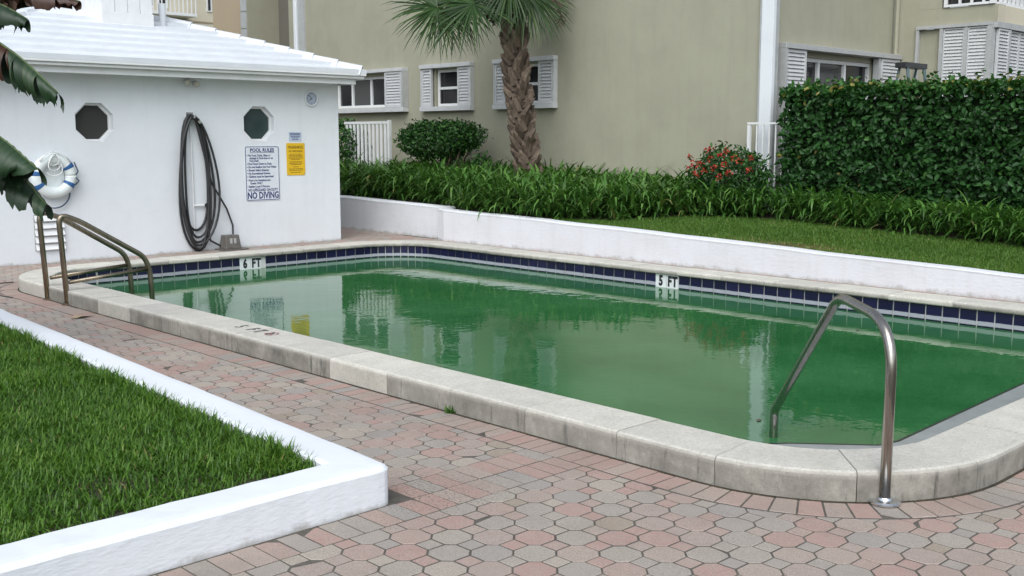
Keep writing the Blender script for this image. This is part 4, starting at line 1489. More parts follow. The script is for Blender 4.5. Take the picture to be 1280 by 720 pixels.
# things on the pool-house wall
lamp = tag(empty('spotlight', (7.26, HY, 2.36)), 'small twin spotlight under the eave above the coiled hose', 'light')
MB().lathe((7.255, HY - 0.001, 2.375), (0, -1, 0), [(0.035, 0), (0.035, 0.02), (0.02, 0.03)], 16).build('mount', M['shutter'], lamp)
for x, z in ((7.185, 2.362), (7.325, 2.345)):
    MB().tube([(7.255, HY - 0.02, 2.37), (x, HY - 0.05, z)], 0.008, 6).build('arm', M['shutter'], lamp)
    MB().lathe((x, HY - 0.03, z), (0.0, -1, -0.25), [(0.022, 0), (0.036, 0.02), (0.046, 0.075), (0.046, 0.09)], 16).build('lamp_head', M['alu'], lamp)
    d = Vector((0, -1, -0.25)).normalized()
    MB().lathe(Vector((x, HY - 0.03, z)) + d * 0.0905, (0.0, -1, -0.25), [(0.038, 0), (0.036, 0.006), (0.02, 0.012)], 16).build('lens', M['lamp_glass'], lamp, smooth=True)

ck = tag(empty('wall_clock', (9.245, HY, 2.175)), 'round wall clock with pale dial near the right end of the pool house', 'clock')
cc = Vector((9.245, HY, 2.175))
MB().lathe(cc, (0, -1, 0), [(0.118, 0), (0.122, 0.01), (0.120, 0.028), (0.108, 0.034), (0.098, 0.022)], 32).build('rim', M['trim'], ck, smooth=True)
MB().lathe(cc + Vector((0, -0.0225, 0)), (0, -1, 0), [(0.099, 0), (0.098, 0.0015)], 32).build('dial', M['clock_face'], ck)
for k in range(12):
    a = k * pi / 6
    text(str(12 if k == 0 else k), 0.032, frame((cc.x + 0.076 * sin(a), HY - 0.0245, cc.z + 0.076 * cos(a)), (1, 0, 0), (0, 0, 1)), M['ink'], ck, 'numeral')
for a, l_, w_ in ((radians(232), 0.048, 0.010), (radians(318), 0.068, 0.007)):
    q = frame((cc.x, HY - 0.026, cc.z), (cos(a), 0, -sin(a)), (sin(a), 0, cos(a)))
    MB(q).box(-w_ / 2, w_ / 2, -0.012, l_, 0, 0.002).build('hand', M['ink'], ck)

# rules sign
sg = tag(empty('rules_sign', (8.375, HY, 1.07)), 'white pool rules sign with navy lettering and border, below the right window', 'sign')
SX, SZ, SW, SHh = 8.375, 1.07, 0.575, 0.80
def rrect(w_, h_, r_, n_=5):
    o = []
    for cx_, cy_, a0 in ((w_ / 2 - r_, h_ / 2 - r_, 0), (-w_ / 2 + r_, h_ / 2 - r_, pi / 2), (-w_ / 2 + r_, -h_ / 2 + r_, pi), (w_ / 2 - r_, -h_ / 2 + r_, 1.5 * pi)):
        for i in range(n_ + 1):
            a = a0 + pi / 2 * i / n_
            o.append((cx_ + r_ * cos(a), cy_ + r_ * sin(a)))
    return o
FS = frame((SX, HY, SZ), (1, 0, 0), (0, 0, 1))
MB(FS).prism(rrect(SW, SHh, 0.03), 0.002, 0.008).build('panel', M['sign_white'], sg)
oo, ii = rrect(SW - 0.016, SHh - 0.016, 0.026), rrect(SW - 0.036, SHh - 0.036, 0.018)
n = len(oo)
MB(FS).add([(x, y, 0.0088) for x, y in oo] + [(x, y, 0.0088) for x, y in ii], [(i, (i + 1) % n, n + (i + 1) % n, n + i) for i in range(n)]).build('border', M['navy_ink'], sg)
def sign_text(s_, size, x, y, al='CENTER', sx=1.0, bold=0.03):
    text(s_, size, frame((SX + x, HY - 0.0092, SZ + y), (1, 0, 0), (0, 0, 1)), M['navy_ink'], sg, 'lettering', al, sx, 0.0004, bold)
sign_text('POOL RULES', 0.072, 0, 0.337, sx=0.98)
MB(FS).box(-0.205, 0.205, 0.300, 0.306, 0.0085, 0.0095).build('underline', M['navy_ink'], sg)
for k, (s_, y, ind) in enumerate([('No Food, Drink, Glass or', 0.262, 0), ('Animals in Pool Area or on', 0.222, 1), ('Pool Deck', 0.184, 1), ('Pool Hours Dawn to Dusk', 0.140, 0), ('Do not Swallow the Pool Water', 0.094, 0),
                                 ('Shower before Entering', 0.047, 0), ('No Recreational Devices', 0.0, 0), ('Children must be Supervised', -0.046, 0), ('Pool is for Residents and', -0.100, 0), ('Guests ONLY', -0.142, 1), ('Bathing Load: 8 Persons', -0.190, 0)]):
    sign_text(s_, 0.044, -0.232 + 0.02 * ind, y, 'LEFT', 0.80)
    if not ind:
        MB(FS).lathe((-0.248, y, 0.0082), (0, 0, 1), [(0.007, 0), (0.007, 0.001)], 10).build('bullet', M['navy_ink'], sg)
sign_text('NO LIFEGUARD ON DUTY', 0.056, 0, -0.243, sx=0.74)
sign_text('NO DIVING', 0.135, 0, -0.325, sx=0.74)

yg = tag(empty('warning_sign', (8.95, HY, 1.27)), 'small yellow warning sign with dark lettering beside the pool rules sign', 'sign')
FY = frame((8.95, HY, 1.27), (1, 0, 0), (0, 0, 1))
MB(FY).prism(rrect(0.32, 0.48, 0.012), 0.002, 0.007).build('panel', M['sign_yellow'], yg)
def ytext(s_, size, y, sx=1.0):
    text(s_, size, frame((8.95, HY - 0.0075, 1.27 + y), (1, 0, 0), (0, 0, 1)), M['brown_ink'], yg, 'lettering', 'CENTER', sx, 0.0004)
ytext('WARNING', 0.062, 0.175, 0.88)
ytext('NO TRESPASSING', 0.036, 0.118, 0.85)
mb = MB(FY)
for y, w_ in ((0.075, 0.20), (0.055, 0.24), (0.035, 0.25), (0.015, 0.24), (-0.005, 0.16), (-0.04, 0.20), (-0.06, 0.23), (-0.08, 0.18), (-0.115, 0.10), (-0.145, 0.25), (-0.165, 0.24), (-0.195, 0.18)):
    x = -w_ / 2
    while x < w_ / 2:
        l_ = R.uniform(0.012, 0.032)
        mb.box(x, min(x + l_, w_ / 2), y - 0.005, y + 0.004, 0.0068, 0.0074)
        x += l_ + 0.006
mb.build('small_print', M['brown_ink'], yg)['kind'] = 'stuff'
mb = MB(FY)
for sx_ in (-0.145, 0.145):
    for sy_ in (-0.225, 0.225):
        mb.lathe((sx_, sy_, 0.006), (0, 0, 1), [(0.008, 0), (0.006, 0.004)], 10)
mb.build('screws', M['alu'], yg)

nt_ = tag(empty('notice_plate', (8.95, HY, 1.605)), 'tiny pale blue notice above the yellow warning sign', 'notice')
FN = frame((8.95, HY, 1.605), (1, 0, 0), (0, 0, 1))
MB(FN).box(-0.108, 0.108, -0.068, 0.068, 0.002, 0.006).build('panel', M['notice_blue'], nt_)
mb = MB(FN)
for y, w_ in ((0.046, 0.18), (0.028, 0.18), (0.004, 0.16), (-0.018, 0.13), (-0.042, 0.10)):
    x = -w_ / 2
    while x < w_ / 2:
        l_ = R.uniform(0.012, 0.03)
        mb.box(x, min(x + l_, w_ / 2), y - 0.006, y + 0.006, 0.0058, 0.0066)
        x += l_ + 0.006
mb.build('small_print', M['navy_ink'], nt_)['kind'] = 'stuff'

# hose on its hook
hz = tag(empty('hose', (7.25, HY, 0.9)), 'black rubber hose hung in long loops on the pool house wall', 'hose')
loops = [(0.00, 0.30, -0.17, 0.20), (0.02, 0.13, -0.185, 0.26), (-0.01, 0.04, -0.19, 0.17), (0.015, 0.015, -0.21, 0.22), (0.03, 0.20, -0.16, 0.19), (0.0, 0.09, -0.205, 0.30)]
for k, (dx, bot, lx, rx) in enumerate(loops):
    pts = []
    top_z = 1.90 - 0.012 * (k % 3)
    n_ = 40
    xo = 7.25 + dx * 0.4
    for i in range(n_ + 1):
        a = 2 * pi * i / n_
        # teardrop: narrow at the hook, wide at the bottom
        zz = (1 + cos(a)) / 2
        wid = 1.0
        x = xo + (sin(a) * (rx if sin(a) > 0 else -lx)) * (0.92 + 0.34 * (1 - zz)) + 0.02 * (1 - zz)
        x += 0.012 * sin(a * 3 + k * 1.7)
        z = bot + (top_z - bot) * zz
        y = HY - 0.03 - 0.026 * ((k * 0.37) % 1.0) * 3 - 0.01 * sin(a * 2 + k) - 0.02 * k / 6
        pts.append((x, y, z))
    MB().tube(pts, 0.017, 8, caps=True).build('coil', M['hose'], hz, smooth=True)
MB().tube([(7.30, HY - 0.06, 1.86), (7.42, HY - 0.06, 1.35), (7.52, HY - 0.06, 0.95), (7.74, HY - 0.06, 0.58), (7.82, HY - 0.07, 0.34), (7.80, HY - 0.10, 0.16), (7.74, HY - 0.14, 0.07)], 0.014, 8).build('tail', M['hose'], hz, smooth=True)
MB().tube([(7.40, HY - 0.07, 0.30), (7.46, HY - 0.08, 0.14), (7.6, HY - 0.1, 0.06), (7.72, HY - 0.13, 0.05)], 0.015, 8).build('tail', M['hose'], hz, smooth=True)
hk = tag(empty('hose_hook', (7.25, HY, 1.9)), 'small steel hook holding the hose loops on the white wall', 'hook')
MB().tube([(7.25, HY, 1.87), (7.25, HY - 0.15, 1.865), (7.25, HY - 0.17, 1.90)], 0.012, 8).build('peg', M['chrome'], hk)
MB().box(7.20, 7.30, HY - 0.008, HY, 1.84, 1.94).build('plate', M['chrome'], hk)
MB().tube([(7.32, HY - 0.13, 1.83), (7.345, HY - 0.13, 1.79)], 0.022, 10).build('hose_clamp', M['chrome'], hk)
tp = tag(empty('wall_tap', (7.32, HY, 0.62)), 'small pale pipe with tap and brass outlet on the wall behind the hose', 'tap')
MB().tube([(7.25, HY - 0.022, 1.75), (7.25, HY - 0.022, 0.1)], 0.010, 8).build('pipe', M['trim'], tp)
MB().tube([(7.25, HY - 0.03, 0.645), (7.45, HY - 0.04, 0.645)], 0.014, 8).build('outlet', M['trim'], tp)
MB().lathe((7.42, HY - 0.07, 0.645), (0, -1, 0), [(0.03, 0), (0.034, 0.008), (0.03, 0.016)], 10).build('handle', M['dark_plastic'], tp)

bx = tag(empty('valve_box', (7.72, HY - 0.16, 0)), 'small tapered grey brown metal box on the deck at the end of the hose', 'box')
vs = [(x, y, z) for z, w_, d_ in ((0.02, 0.125, 0.10), (0.215, 0.105, 0.07)) for x, y in ((7.72 - w_, 13.84 - d_), (7.72 + w_, 13.84 - d_), (7.72 + w_, 13.84 + d_), (7.72 - w_, 13.84 + d_))]
MB().add(vs, [(0, 1, 5, 4), (1, 2, 6, 5), (2, 3, 7, 6), (3, 0, 4, 7), (4, 5, 6, 7), (3, 2, 1, 0)]).build('housing', M['box'], bx, bevel=0.006)
MB().box(7.54, 7.94, 13.70, 13.97, 0.002, 0.019).build('base_plate', M['box'], bx, bevel=0.003)
for x in (7.69, 7.75):
    MB().box(x - 0.018, x + 0.018, 13.752, 13.765, 0.06, 0.17).build('slot_plate', M['alu'], bx)

# ring buoy
rb = tag(empty('ring_buoy', (5.32, HY, 1.10)), 'white ring buoy with blue bands hanging on the wall behind the banana leaf', 'ring buoy')
rc = Vector((5.32, HY - 0.07, 1.11))
R1, R2 = 0.215, 0.072
def torus_part(a0, a1, r2, n_=36, m_=12):
    vs, fs = [], []
    for i in range(n_ + 1):
        a = a0 + (a1 - a0) * i / n_
        for k in range(m_):
            b = 2 * pi * k / m_
            q = R1 + r2 * cos(b)
            vs.append((rc.x + q * cos(a), rc.y - r2 * 0.8 * sin(b), rc.z + q * sin(a)))
    for i in range(n_):
        for k in range(m_):
            k2 = (k + 1) % m_
            fs.append((i * m_ + k, i * m_ + k2, (i + 1) * m_ + k2, (i + 1) * m_ + k))
    fs.append(tuple(range(m_))); fs.append(tuple(range(n_ * m_, (n_ + 1) * m_)))
    return MB().add(vs, fs)
torus_part(0, 2 * pi, R2, 48).build('ring', M['ring_white'], rb, smooth=True)
for a in (32, -30, 172, 212):
    torus_part(radians(a - 6.5), radians(a + 6.5), R2 + 0.003, 6).build('band', M['ring_blue'], rb, smooth=True)
MB().lathe((5.32, HY - 0.002, 1.11), (0, -1, 0), [(0.16, 0), (0.155, 0.02)], 28).build('back_disc', M['ring_white'], rb)
pts = []
for i in range(60):
    t = i / 59
    pts.append((5.31 + 0.10 * sin(t * 17) * (0.5 + t * 0.5), HY - 0.15 - 0.012 * sin(t * 23), 1.40 - 0.30 * abs(sin(t * 8.5)) * (0.4 + 0.6 * t)))
MB().tube(pts, 0.007, 6).build('white_rope', M['rope_white'], rb, smooth=True)
MB().tube([(5.13, HY - 0.13, 1.30), (5.2, HY - 0.15, 1.38), (5.32, HY - 0.10, 1.42), (5.46, HY - 0.15, 1.36), (5.52, HY - 0.13, 1.28)], 0.008, 6).build('white_rope', M['rope_white'], rb, smooth=True)
pts = [(5.32 + 0.20 * sin(a) * 1.0, HY - 0.05, 0.70 + 0.20 * (1 - cos(a))) for a in np.linspace(-1.5, 1.5, 17)]
MB().tube(pts, 0.009, 6).build('blue_rope', M['rope_blue'], rb, smooth=True)
MB().tube([(5.58, HY - 0.09, 1.28), (5.62, HY - 0.1, 1.16), (5.575, HY - 0.1, 1.10), (5.625, HY - 0.1, 1.04), (5.58, HY - 0.09, 0.99)], 0.009, 6).build('blue_rope', M['rope_blue'], rb, smooth=True)

# louvred vent low on the wall
vt = tag(empty('wall_vent', (5.25, HY, 0.39)), 'white louvred vent low on the pool house wall behind the ladder', 'vent')
FV = frame((5.25, HY, 0.39), (1, 0, 0), (0, 0, 1))
MB(FV).box(-0.19, 0.19, -0.23, 0.23, 0.001, 0.004).build('backing', M['alu'], vt)
for k in range(5):
    z = 0.185 - k * 0.092
    MB(FV).add([(-0.185, z + 0.035, 0.006), (0.185, z + 0.035, 0.006), (0.185, z - 0.035, 0.045), (-0.185, z - 0.035, 0.045), (-0.185, z - 0.04, 0.040), (0.185, z - 0.04, 0.040)],
               [(0, 1, 2, 3), (3, 2, 5, 4), (4, 5, 1, 0)]).build('louvre', M['trim'], vt)

# ------------------------------------------------------------------ apartment building
ap = tag(empty('apartment_building', (16, 14, 0.4)), 'beige stuccoed apartment building with white shuttered windows behind the lawn', 'building')
BX = 14.3
FB = frame((BX, 0, 0), (0, -1, 0), (0, 0, 1))        # local x = -y, local z = towards the pool
WINS = [(-20.6, -18.60, 2.235, 2.90), (-17.10, -16.33, 2.215, 2.95), (-14.93, -14.08, 2.225, 2.945)]
BE = 9.36
holed(FB, [(-22.5, -0.1), (-BE, -0.1), (-BE, 9.0), (-22.5, 9.0)], [[(a, c), (b, c), (b, d), (a, d)] for a, b, c, d in WINS], 0.16, 'wall', M['beige'], ap)
MB().box(BX + 0.17, BX + 0.5, BE + 0.002, 22.5, -0.1, 9.0).build('wall_core', M['dim_wall'], ap)
# recess wall, facing the camera
X2 = 18.4
FRr = frame((0, BE, 0), (1, 0, 0), (0, 0, 1))
RW = (15.28, 17.66, 1.2, 2.86)
holed(FRr, [(BX + 0.002, -0.1), (X2, -0.1), (X2, 9.0), (BX + 0.002, 9.0)], [[(RW[0], RW[2]), (RW[1], RW[2]), (RW[1], RW[3]), (RW[0], RW[3])]], 0.2, 'wall', M['beige'], ap)
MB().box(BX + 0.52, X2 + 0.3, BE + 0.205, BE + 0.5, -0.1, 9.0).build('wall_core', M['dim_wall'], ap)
# return wall towards the camera, with the enclosed porch
MB().box(X2, X2 + 0.3, 8.9, BE - 0.002, -0.1, 9.0).build('wall', M['beige'], ap)
MB().box(X2 + 0.001, X2 + 0.3, 7.55, 8.9, 3.50, 3.78).build('wall', M['beige'], ap)
MB().box(X2 + 0.03, X2 + 0.3, 7.75, 8.9, -0.1, 3.44).build('wall', M['beige'], ap)
# corner pilaster (white), with gutter line
MB().box(BX - 0.07, BX + 0.01, 9.15, BE - 0.002, -0.1, 9.0).build('pilaster', M['white_wall'], ap, bevel=0.004)
MB().box(BX + 0.012, BX + 0.14, 9.18, BE - 0.002, -0.1, 9.0).build('pilaster_side', M['alu'], ap)
MB().box(BX - 0.055, BX + 0.02, BE, BE + 0.035, -0.1, 9.0).build('joint_strip', M['alu'], ap)
MB().tube([(X2 - 0.05, BE - 0.08, 0.3), (X2 - 0.05, BE - 0.08, 9.0)], 0.035, 8).build('drain_pipe', M['beige'], ap)
MB().box(BX - 0.10, BX - 0.002, 22.05, 22.16, 0.3, 9.0).build('downspout', M['white_wall'], ap, bevel=0.01)
MB().box(BX - 0.05, BX - 0.002, 21.78, 22.03, 0.3, 9.0).build('corner_strip', M['alu'], ap)

def louvre_panel(fr_, x0, x1, y0, y1, z0, parent, mat=None, fw_=0.045, pitch=0.058, depth=0.05):
    """one shutter: frame plus tilted slats, joined (slats are 2-3 px)"""
    mb = MB(fr_)
    mb.box(x0, x0 + fw_, y0, y1, z0, z0 + depth); mb.box(x1 - fw_, x1, y0, y1, z0, z0 + depth)
    mb.box(x0 + fw_, x1 - fw_, y0, y0 + fw_, z0, z0 + depth - 0.002); mb.box(x0 + fw_, x1 - fw_, y1 - fw_, y1, z0, z0 + depth - 0.002)
    a, b = x0 + fw_, x1 - fw_
    n_ = int((y1 - y0 - 2 * fw_) / pitch)
    for k in range(n_):
        yc = y0 + fw_ + (k + 0.5) * (y1 - y0 - 2 * fw_) / n_
        h_ = pitch * 0.49
        mb.add([(a, yc - h_, z0 + depth * 0.84), (b, yc - h_, z0 + depth * 0.84), (b, yc + h_, z0 + depth * 0.35), (a, yc + h_, z0 + depth * 0.35), (b, yc - h_ + 0.004, z0 + depth * 0.2), (a, yc - h_ + 0.004, z0 + depth * 0.2)], [(0, 1, 2, 3), (0, 5, 4, 1)])
    mb.box(a, b, y0 + fw_, y1 - fw_, z0 + 0.001, z0 + 0.004)
    return mb.build('shutter', mat or M['shutter'], parent)

def sub_empty(name, loc, parent):
    e = empty(name, (0, 0, 0)); e.parent = parent; e.location = Vector(loc) - wloc(parent)
    return e
def frame_bars(fr_, x0, x1, y0, y1, z0, z1, w_, name, mat, parent, vbars=(), hbars=()):
    mb = MB(fr_)
    mb.box(x0, x0 + w_, y0, y1, z0, z1); mb.box(x1 - w_, x1, y0, y1, z0, z1)
    mb.box(x0 + w_, x1 - w_, y0, y0 + w_, z0, z1 - 0.001); mb.box(x0 + w_, x1 - w_, y1 - w_, y1, z0, z1 - 0.001)
    for v_ in vbars: mb.box(v_ - w_ / 2, v_ + w_ / 2, y0 + w_, y1 - w_, z0, z1 - 0.002)
    for h_ in hbars: mb.box(x0 + w_, x1 - w_, h_ - w_ / 2, h_ + w_ / 2, z0, z1 - 0.003)
    return mb.build(name, mat, parent)
def win_small(yL, yR, wl, wr):
    """shuttered double-hung window: outer box from -yL to -yR, window opening wl..wr"""
    x0, x1 = -yL, -yR
    w_ = sub_empty('window', (BX, (yL + yR) / 2, 2.58), ap)
    y0, y1 = 2.14, 3.02
    MB(FB).box(x0 - 0.01, x1 + 0.01, y1 - 0.045, y1 + 0.035, 0.002, 0.13).build('track', M['shutter'], w_, bevel=0.004)
    MB(FB).box(x0 - 0.01, x1 + 0.01, y0 - 0.02, y0 + 0.07, 0.002, 0.13).build('sill', M['shutter'], w_, bevel=0.004)
    for a, b in ((x0, x0 + 0.025), (x1 - 0.025, x1)):
        MB(FB).box(a, b, y0 + 0.072, y1 - 0.047, 0.002, 0.10).build('track', M['shutter'], w_)
    louvre_panel(FB, x0 + 0.03, wl - 0.03, y0 + 0.075, y1 - 0.05, 0.045, w_)
    louvre_panel(FB, wr + 0.005, x1 - 0.03, y0 + 0.075, y1 - 0.05, 0.045, w_)
    frame_bars(FB, wl + 0.002, wr - 0.002, 2.22, 2.945, -0.11, -0.06, 0.05, 'frame', M['trim'], w_, (), (2.58,))
    MB(FB).box(wl + 0.05, wr - 0.05, 2.6, 2.90, -0.10, -0.092).build('pane', M['glass'], w_)
    MB(FB).box(wl + 0.05, wr - 0.05, 2.265, 2.56, -0.10, -0.085).build('pane', M['glass'], w_)
win_small(17.47, 15.93, -17.10, -16.33)
win_small(15.27, 13.67, -14.93, -14.08)
# wide window behind the pool-house corner
w1 = sub_empty('window', (BX, 19.2, 2.58), ap)
MB(FB).box(-20.9, -17.98, 2.965, 3.035, 0.002, 0.17).build('track', M['shutter'], w1, bevel=0.004)
MB(FB).box(-20.9, -17.98, 2.125, 2.215, 0.002, 0.17).build('sill', M['shutter'], w1, bevel=0.004)
MB(FB).box(-18.03, -17.98, 2.217, 2.963, 0.002, 0.165).build('side_plate', M['alu'], w1)
louvre_panel(FB, -18.62, -18.04, 2.22, 2.96, 0.10, w1)
frame_bars(FB, -20.6, -18.60, 2.236, 2.899, -0.10, -0.04, 0.055, 'frame', M['trim'], w1, (-19.35, -20.05))
MB(FB).box(-20.02, -19.38, 2.29, 2.845, -0.09, -0.08).build('pane', M['blind'], w1)
MB(FB).box(-19.32, -18.66, 2.29, 2.845, -0.09, -0.08).build('pane', M['glass'], w1)
MB(FB).box(-20.55, -20.08, 2.29, 2.845, -0.09, -0.08).build('pane', M['glass'], w1)
# recess window
w4 = sub_empty('window', (16.5, BE, 2.2), ap)
MB(FRr).box(14.62, 18.38, 2.95, 3.03, 0.002, 0.2).build('track', M['alu'], w4, bevel=0.004)
MB(FRr).box(14.62, 14.68, 0.9, 2.948, 0.002, 0.2).build('side_plate', M['alu'], w4)
MB(FRr).box(14.62, 18.38, 0.9, 1.0, 0.003, 0.21).build('sill', M['alu'], w4)
louvre_panel(FRr, 14.69, 15.27, 1.01, 2.94, 0.12, w4)
louvre_panel(FRr, 17.70, 18.36, 1.01, 2.94, 0.12, w4)
MB(FRr).box(17.62, 17.69, 1.01, 2.94, 0.05, 0.16).build('side_plate', M['alu'], w4)
frame_bars(FRr, 15.282, 17.658, 1.201, 2.859, -0.10, -0.03, 0.06, 'frame', M['trim'], w4, (15.98, 16.82))
for a, b, m_ in ((15.34, 15.95, 'glass'), (16.01, 16.79, 'blind'), (16.85, 17.6, 'glass')):
    MB(FRr).box(a, b, 1.26, 2.80, -0.09, -0.08).build('pane', M[m_], w4)

# shuttered porch at the right
pc = sub_empty('porch_enclosure', (X2, 7.7, 2.0), ap)
FP = frame((X2, 0, 0), (0, -1, 0), (0, 0, 1))
MB(FP).box(-8.92, -7.60, 3.442, 3.498, 0.0, 0.06).build('head_rail', M['alu'], pc)
MB(FP).box(-8.92, -8.87, 0.5, 3.44, -0.02, 0.05).build('post', M['alu'], pc)
MB(FP).box(-8.50, -8.44, 0.5, 3.44, -0.02, 0.05).build('post', M['alu'], pc)
MB(FP).box(-7.68, -7.60, 0.5, 3.44, -0.08, 0.055).build('post', M['alu'], pc)
MB(FP).box(-8.07, -8.02, 0.5, 3.44, -0.02, 0.045).build('post', M['alu'], pc)
louvre_panel(FP, -8.435, -8.075, 0.6, 3.43, -0.015, pc, None, 0.02, 0.055, 0.05)
louvre_panel(FP, -8.015, -7.685, 0.6, 3.43, -0.015, pc, None, 0.02, 0.055, 0.05)
FQ = frame((0, 7.60, 0), (1, 0, 0), (0, 0, 1))
MB(FQ).box(X2 + 0.001, 23.0, 3.40, 3.498, -0.05, 0.06).build('head_rail', M['alu'], pc)
x = X2 + 0.10
for k in range(9):
    a, b = x, x + 0.44
    louvre_panel(FQ, a, b, 0.6, 3.39, -0.04 if k % 3 else 0.0, pc, None, 0.03, 0.055, 0.05)
    x += 0.45
    if k % 2 == 0:
        MB(FQ).box(x, x + 0.06, 0.5, 3.395, -0.04, 0.05).build('post', M['alu'], pc)
        x += 0.07
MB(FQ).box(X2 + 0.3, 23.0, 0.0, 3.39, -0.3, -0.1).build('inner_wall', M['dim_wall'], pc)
MB().box(X2 + 0.3, 23, 7.62, 8.9, 3.499, 3.778).build('floor_slab', M['beige'], ap)
MB(FQ).box(X2 + 0.002, 23.0, 3.50, 3.77, -0.018, 0.05).build('slab_edge', M['cream'], ap)
# upper balcony, railed on both sides
bc = sub_empty('balcony', (X2, 7.8, 4.0), ap)
MB(FP).box(-8.46, -7.62, 3.79, 3.83, -0.02, 0.03).build('bottom_rail', M['trim'], bc)
MB(FP).box(-8.46, -8.41, 3.832, 6.3, -0.02, 0.03).build('post', M['trim'], bc)
MB(FP).box(-7.68, -7.60, 3.79, 6.3, -0.06, 0.04).build('post', M['trim'], bc)
for k in range(3):
    xx = -8.21 + k * 0.2
    MB(FP).box(xx, xx + 0.035, 3.832, 6.3, -0.015, 0.025).build('baluster', M['trim'], bc)
MB(FP).box(-8.40, -7.70, 3.83, 6.3, -0.12, -0.08).build('pane', M['glass'], bc)
MB(FQ).box(X2 + 0.09, 23, 3.775, 3.82, -0.04, 0.03).build('bottom_rail', M['trim'], bc)
for k in range(22):
    xx = X2 + 0.18 + k * 0.175
    MB(FQ).box(xx, xx + 0.05, 3.822, 5.0, -0.02, 0.025).build('baluster', M['trim'], bc)
MB(FQ).box(X2 + 0.09, 23, 5.002, 5.05, -0.04, 0.03).build('top_rail', M['trim'], bc)
MB(FQ).box(X2 + 0.10, 23, 3.8, 6.3, -0.5, -0.45).build('pane', M['glass'], bc)
MB().box(X2 + 0.05, 23, 7.65, 9.3, 6.3, 9.0).build('wall', M['beige'], ap)
MB().box(X2 + 0.002, X2 + 0.3, 8.5, 8.898, 3.782, 6.3).build('wall', M['beige'], ap)
# far end of the building, seen past the pool-house roof
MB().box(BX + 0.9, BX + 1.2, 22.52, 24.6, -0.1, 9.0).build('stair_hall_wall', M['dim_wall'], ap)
MB().box(BX + 0.0, BX + 1.2, 24.38, 24.70, -0.1, 9.0).build('pier', M['beige'], ap)
for k in range(9):
    MB().box(BX - 0.02, BX - 0.002, 24.40, 24.68, 2.2 + k * 0.42, 2.6 + k * 0.42).build('pier_block', M['alu'], ap)
MB().box(BX + 0.05, BX + 4, 24.71, 26.2, -0.1, 9.0).build('stair_tower', M['tan'], ap)
MB().box(BX + 0.035, BX + 0.048, 24.71, 26.2, 4.02, 4.05).build('joint_strip', M['dim_wall'], ap)
MB().box(BX - 0.3, X2 + 0.5, BE + 0.5, 26.2, 9.0, 9.2).build('roof_slab', M['trim'], ap)

# distant block of flats
db = tag(empty('distant_building', (23, 45, 0)), 'distant cream block of flats seen between the pool house roof and the beige building', 'building')
MB().box(15, 25.2, 45, 55, -0.05, 18).build('wall', M['cream'], db)
FD = frame((0, 45, 0), (1, 0, 0), (0, 0, 1))
for k in range(5):
    MB(FD).box(15, 25.2, 3.9 + k * 2.75, 3.96 + k * 2.75, 0.001, 0.03).build('joint_strip', M['tan'], db)
for fl_ in range(4):
    z = 4.4 + 2.75 * fl_
    for x0, x1 in ((21.35, 21.85), (22.05, 22.5), (24.35, 24.6)):
        wv = sub_empty('window', ((x0 + x1) / 2, 45, z + 0.8), db)
        frame_bars(FD, x0, x1, z, z + 1.2, 0.001, 0.05, 0.05, 'frame', M['trim'], wv)
        MB(FD).box(x0 + 0.05, x1 - 0.05, z + 0.05, z + 1.15, 0.001, 0.012).build('pane', M['glass'], wv)
    bl = sub_empty('balcony', (22.4, 44.6, z + 2.3), db)
    MB(FD).box(21.2, 23.4, z + 2.38, z + 2.5, 0.002, 0.9).build('slab', M['trim'], bl)
    MB(FD).box(21.2, 23.4, z + 3.3, z + 3.36, 0.84, 0.9).build('top_rail', M['trim'], bl)
    for k in range(12):
        MB(FD).box(21.2 + k * 0.195, 21.24 + k * 0.195, z + 2.502, z + 3.298, 0.85, 0.89).build('baluster', M['trim'], bl)

# dark brown tree behind the pool house
bt = tag(empty('brown_tree', (8.0, 23.2, 0)), 'dark brown withered tree showing above the pool house roof at the upper left', 'tree')
MB().tube([(8.0, 23.2, -0.05), (7.9, 23.1, 2.5), (8.0, 23.0, 5.0)], 0.2, 10, rs=[0.24, 0.19, 0.10]).build('trunk', M['bark'], bt, smooth=True)
for k in range(9):
    a = k * 2.4
    MB().tube([(8.0, 23.05, 3.6 + 0.12 * k), (8.0 + 1.2 * cos(a), 23 + 1.2 * sin(a), 4.6 + 0.14 * k), (8.0 + 2.0 * cos(a), 23 + 2.0 * sin(a), 5.0 + 0.2 * k)], 0.05, 6, rs=[0.07, 0.045, 0.015]).build('branch', M['bark'], bt)
P_, N_ = ellipsoid_shell(6500, (7.6, 23.0, 5.2), (2.7, 2.4, 2.3), 0.25)
foliage('crown', P_, N_, M['dead_leaf'], bt, (0.18, 0.42), 0.45, 0.8)

# ------------------------------------------------------------------ gate, railing, step ladder
gt = tag(empty('slatted_gate', (13.0, 17.6, 0.5)), 'white slatted gate panel beside the pool house corner', 'gate')
FG = frame((13.1, 0, 0), (0, -1, 0), (0, 0, 1))
for a, b, c, d in ((-18.6, -17.13, 1.86, 1.91), (-18.6, -17.13, 0.62, 0.67)):
    MB(FG).box(a, b, c, d, -0.02, 0.02).build('rail', M['rail_white'], gt)
MB(FG).box(-17.13, -17.07, 0.4, 1.93, -0.03, 0.03).build('post', M['rail_white'], gt)
for k in range(11):
    x = -18.56 + k * 0.130
    MB(FG).box(x, x + 0.062, 0.672, 1.858, -0.012, 0.012).build('slat', M['rail_white'], gt)

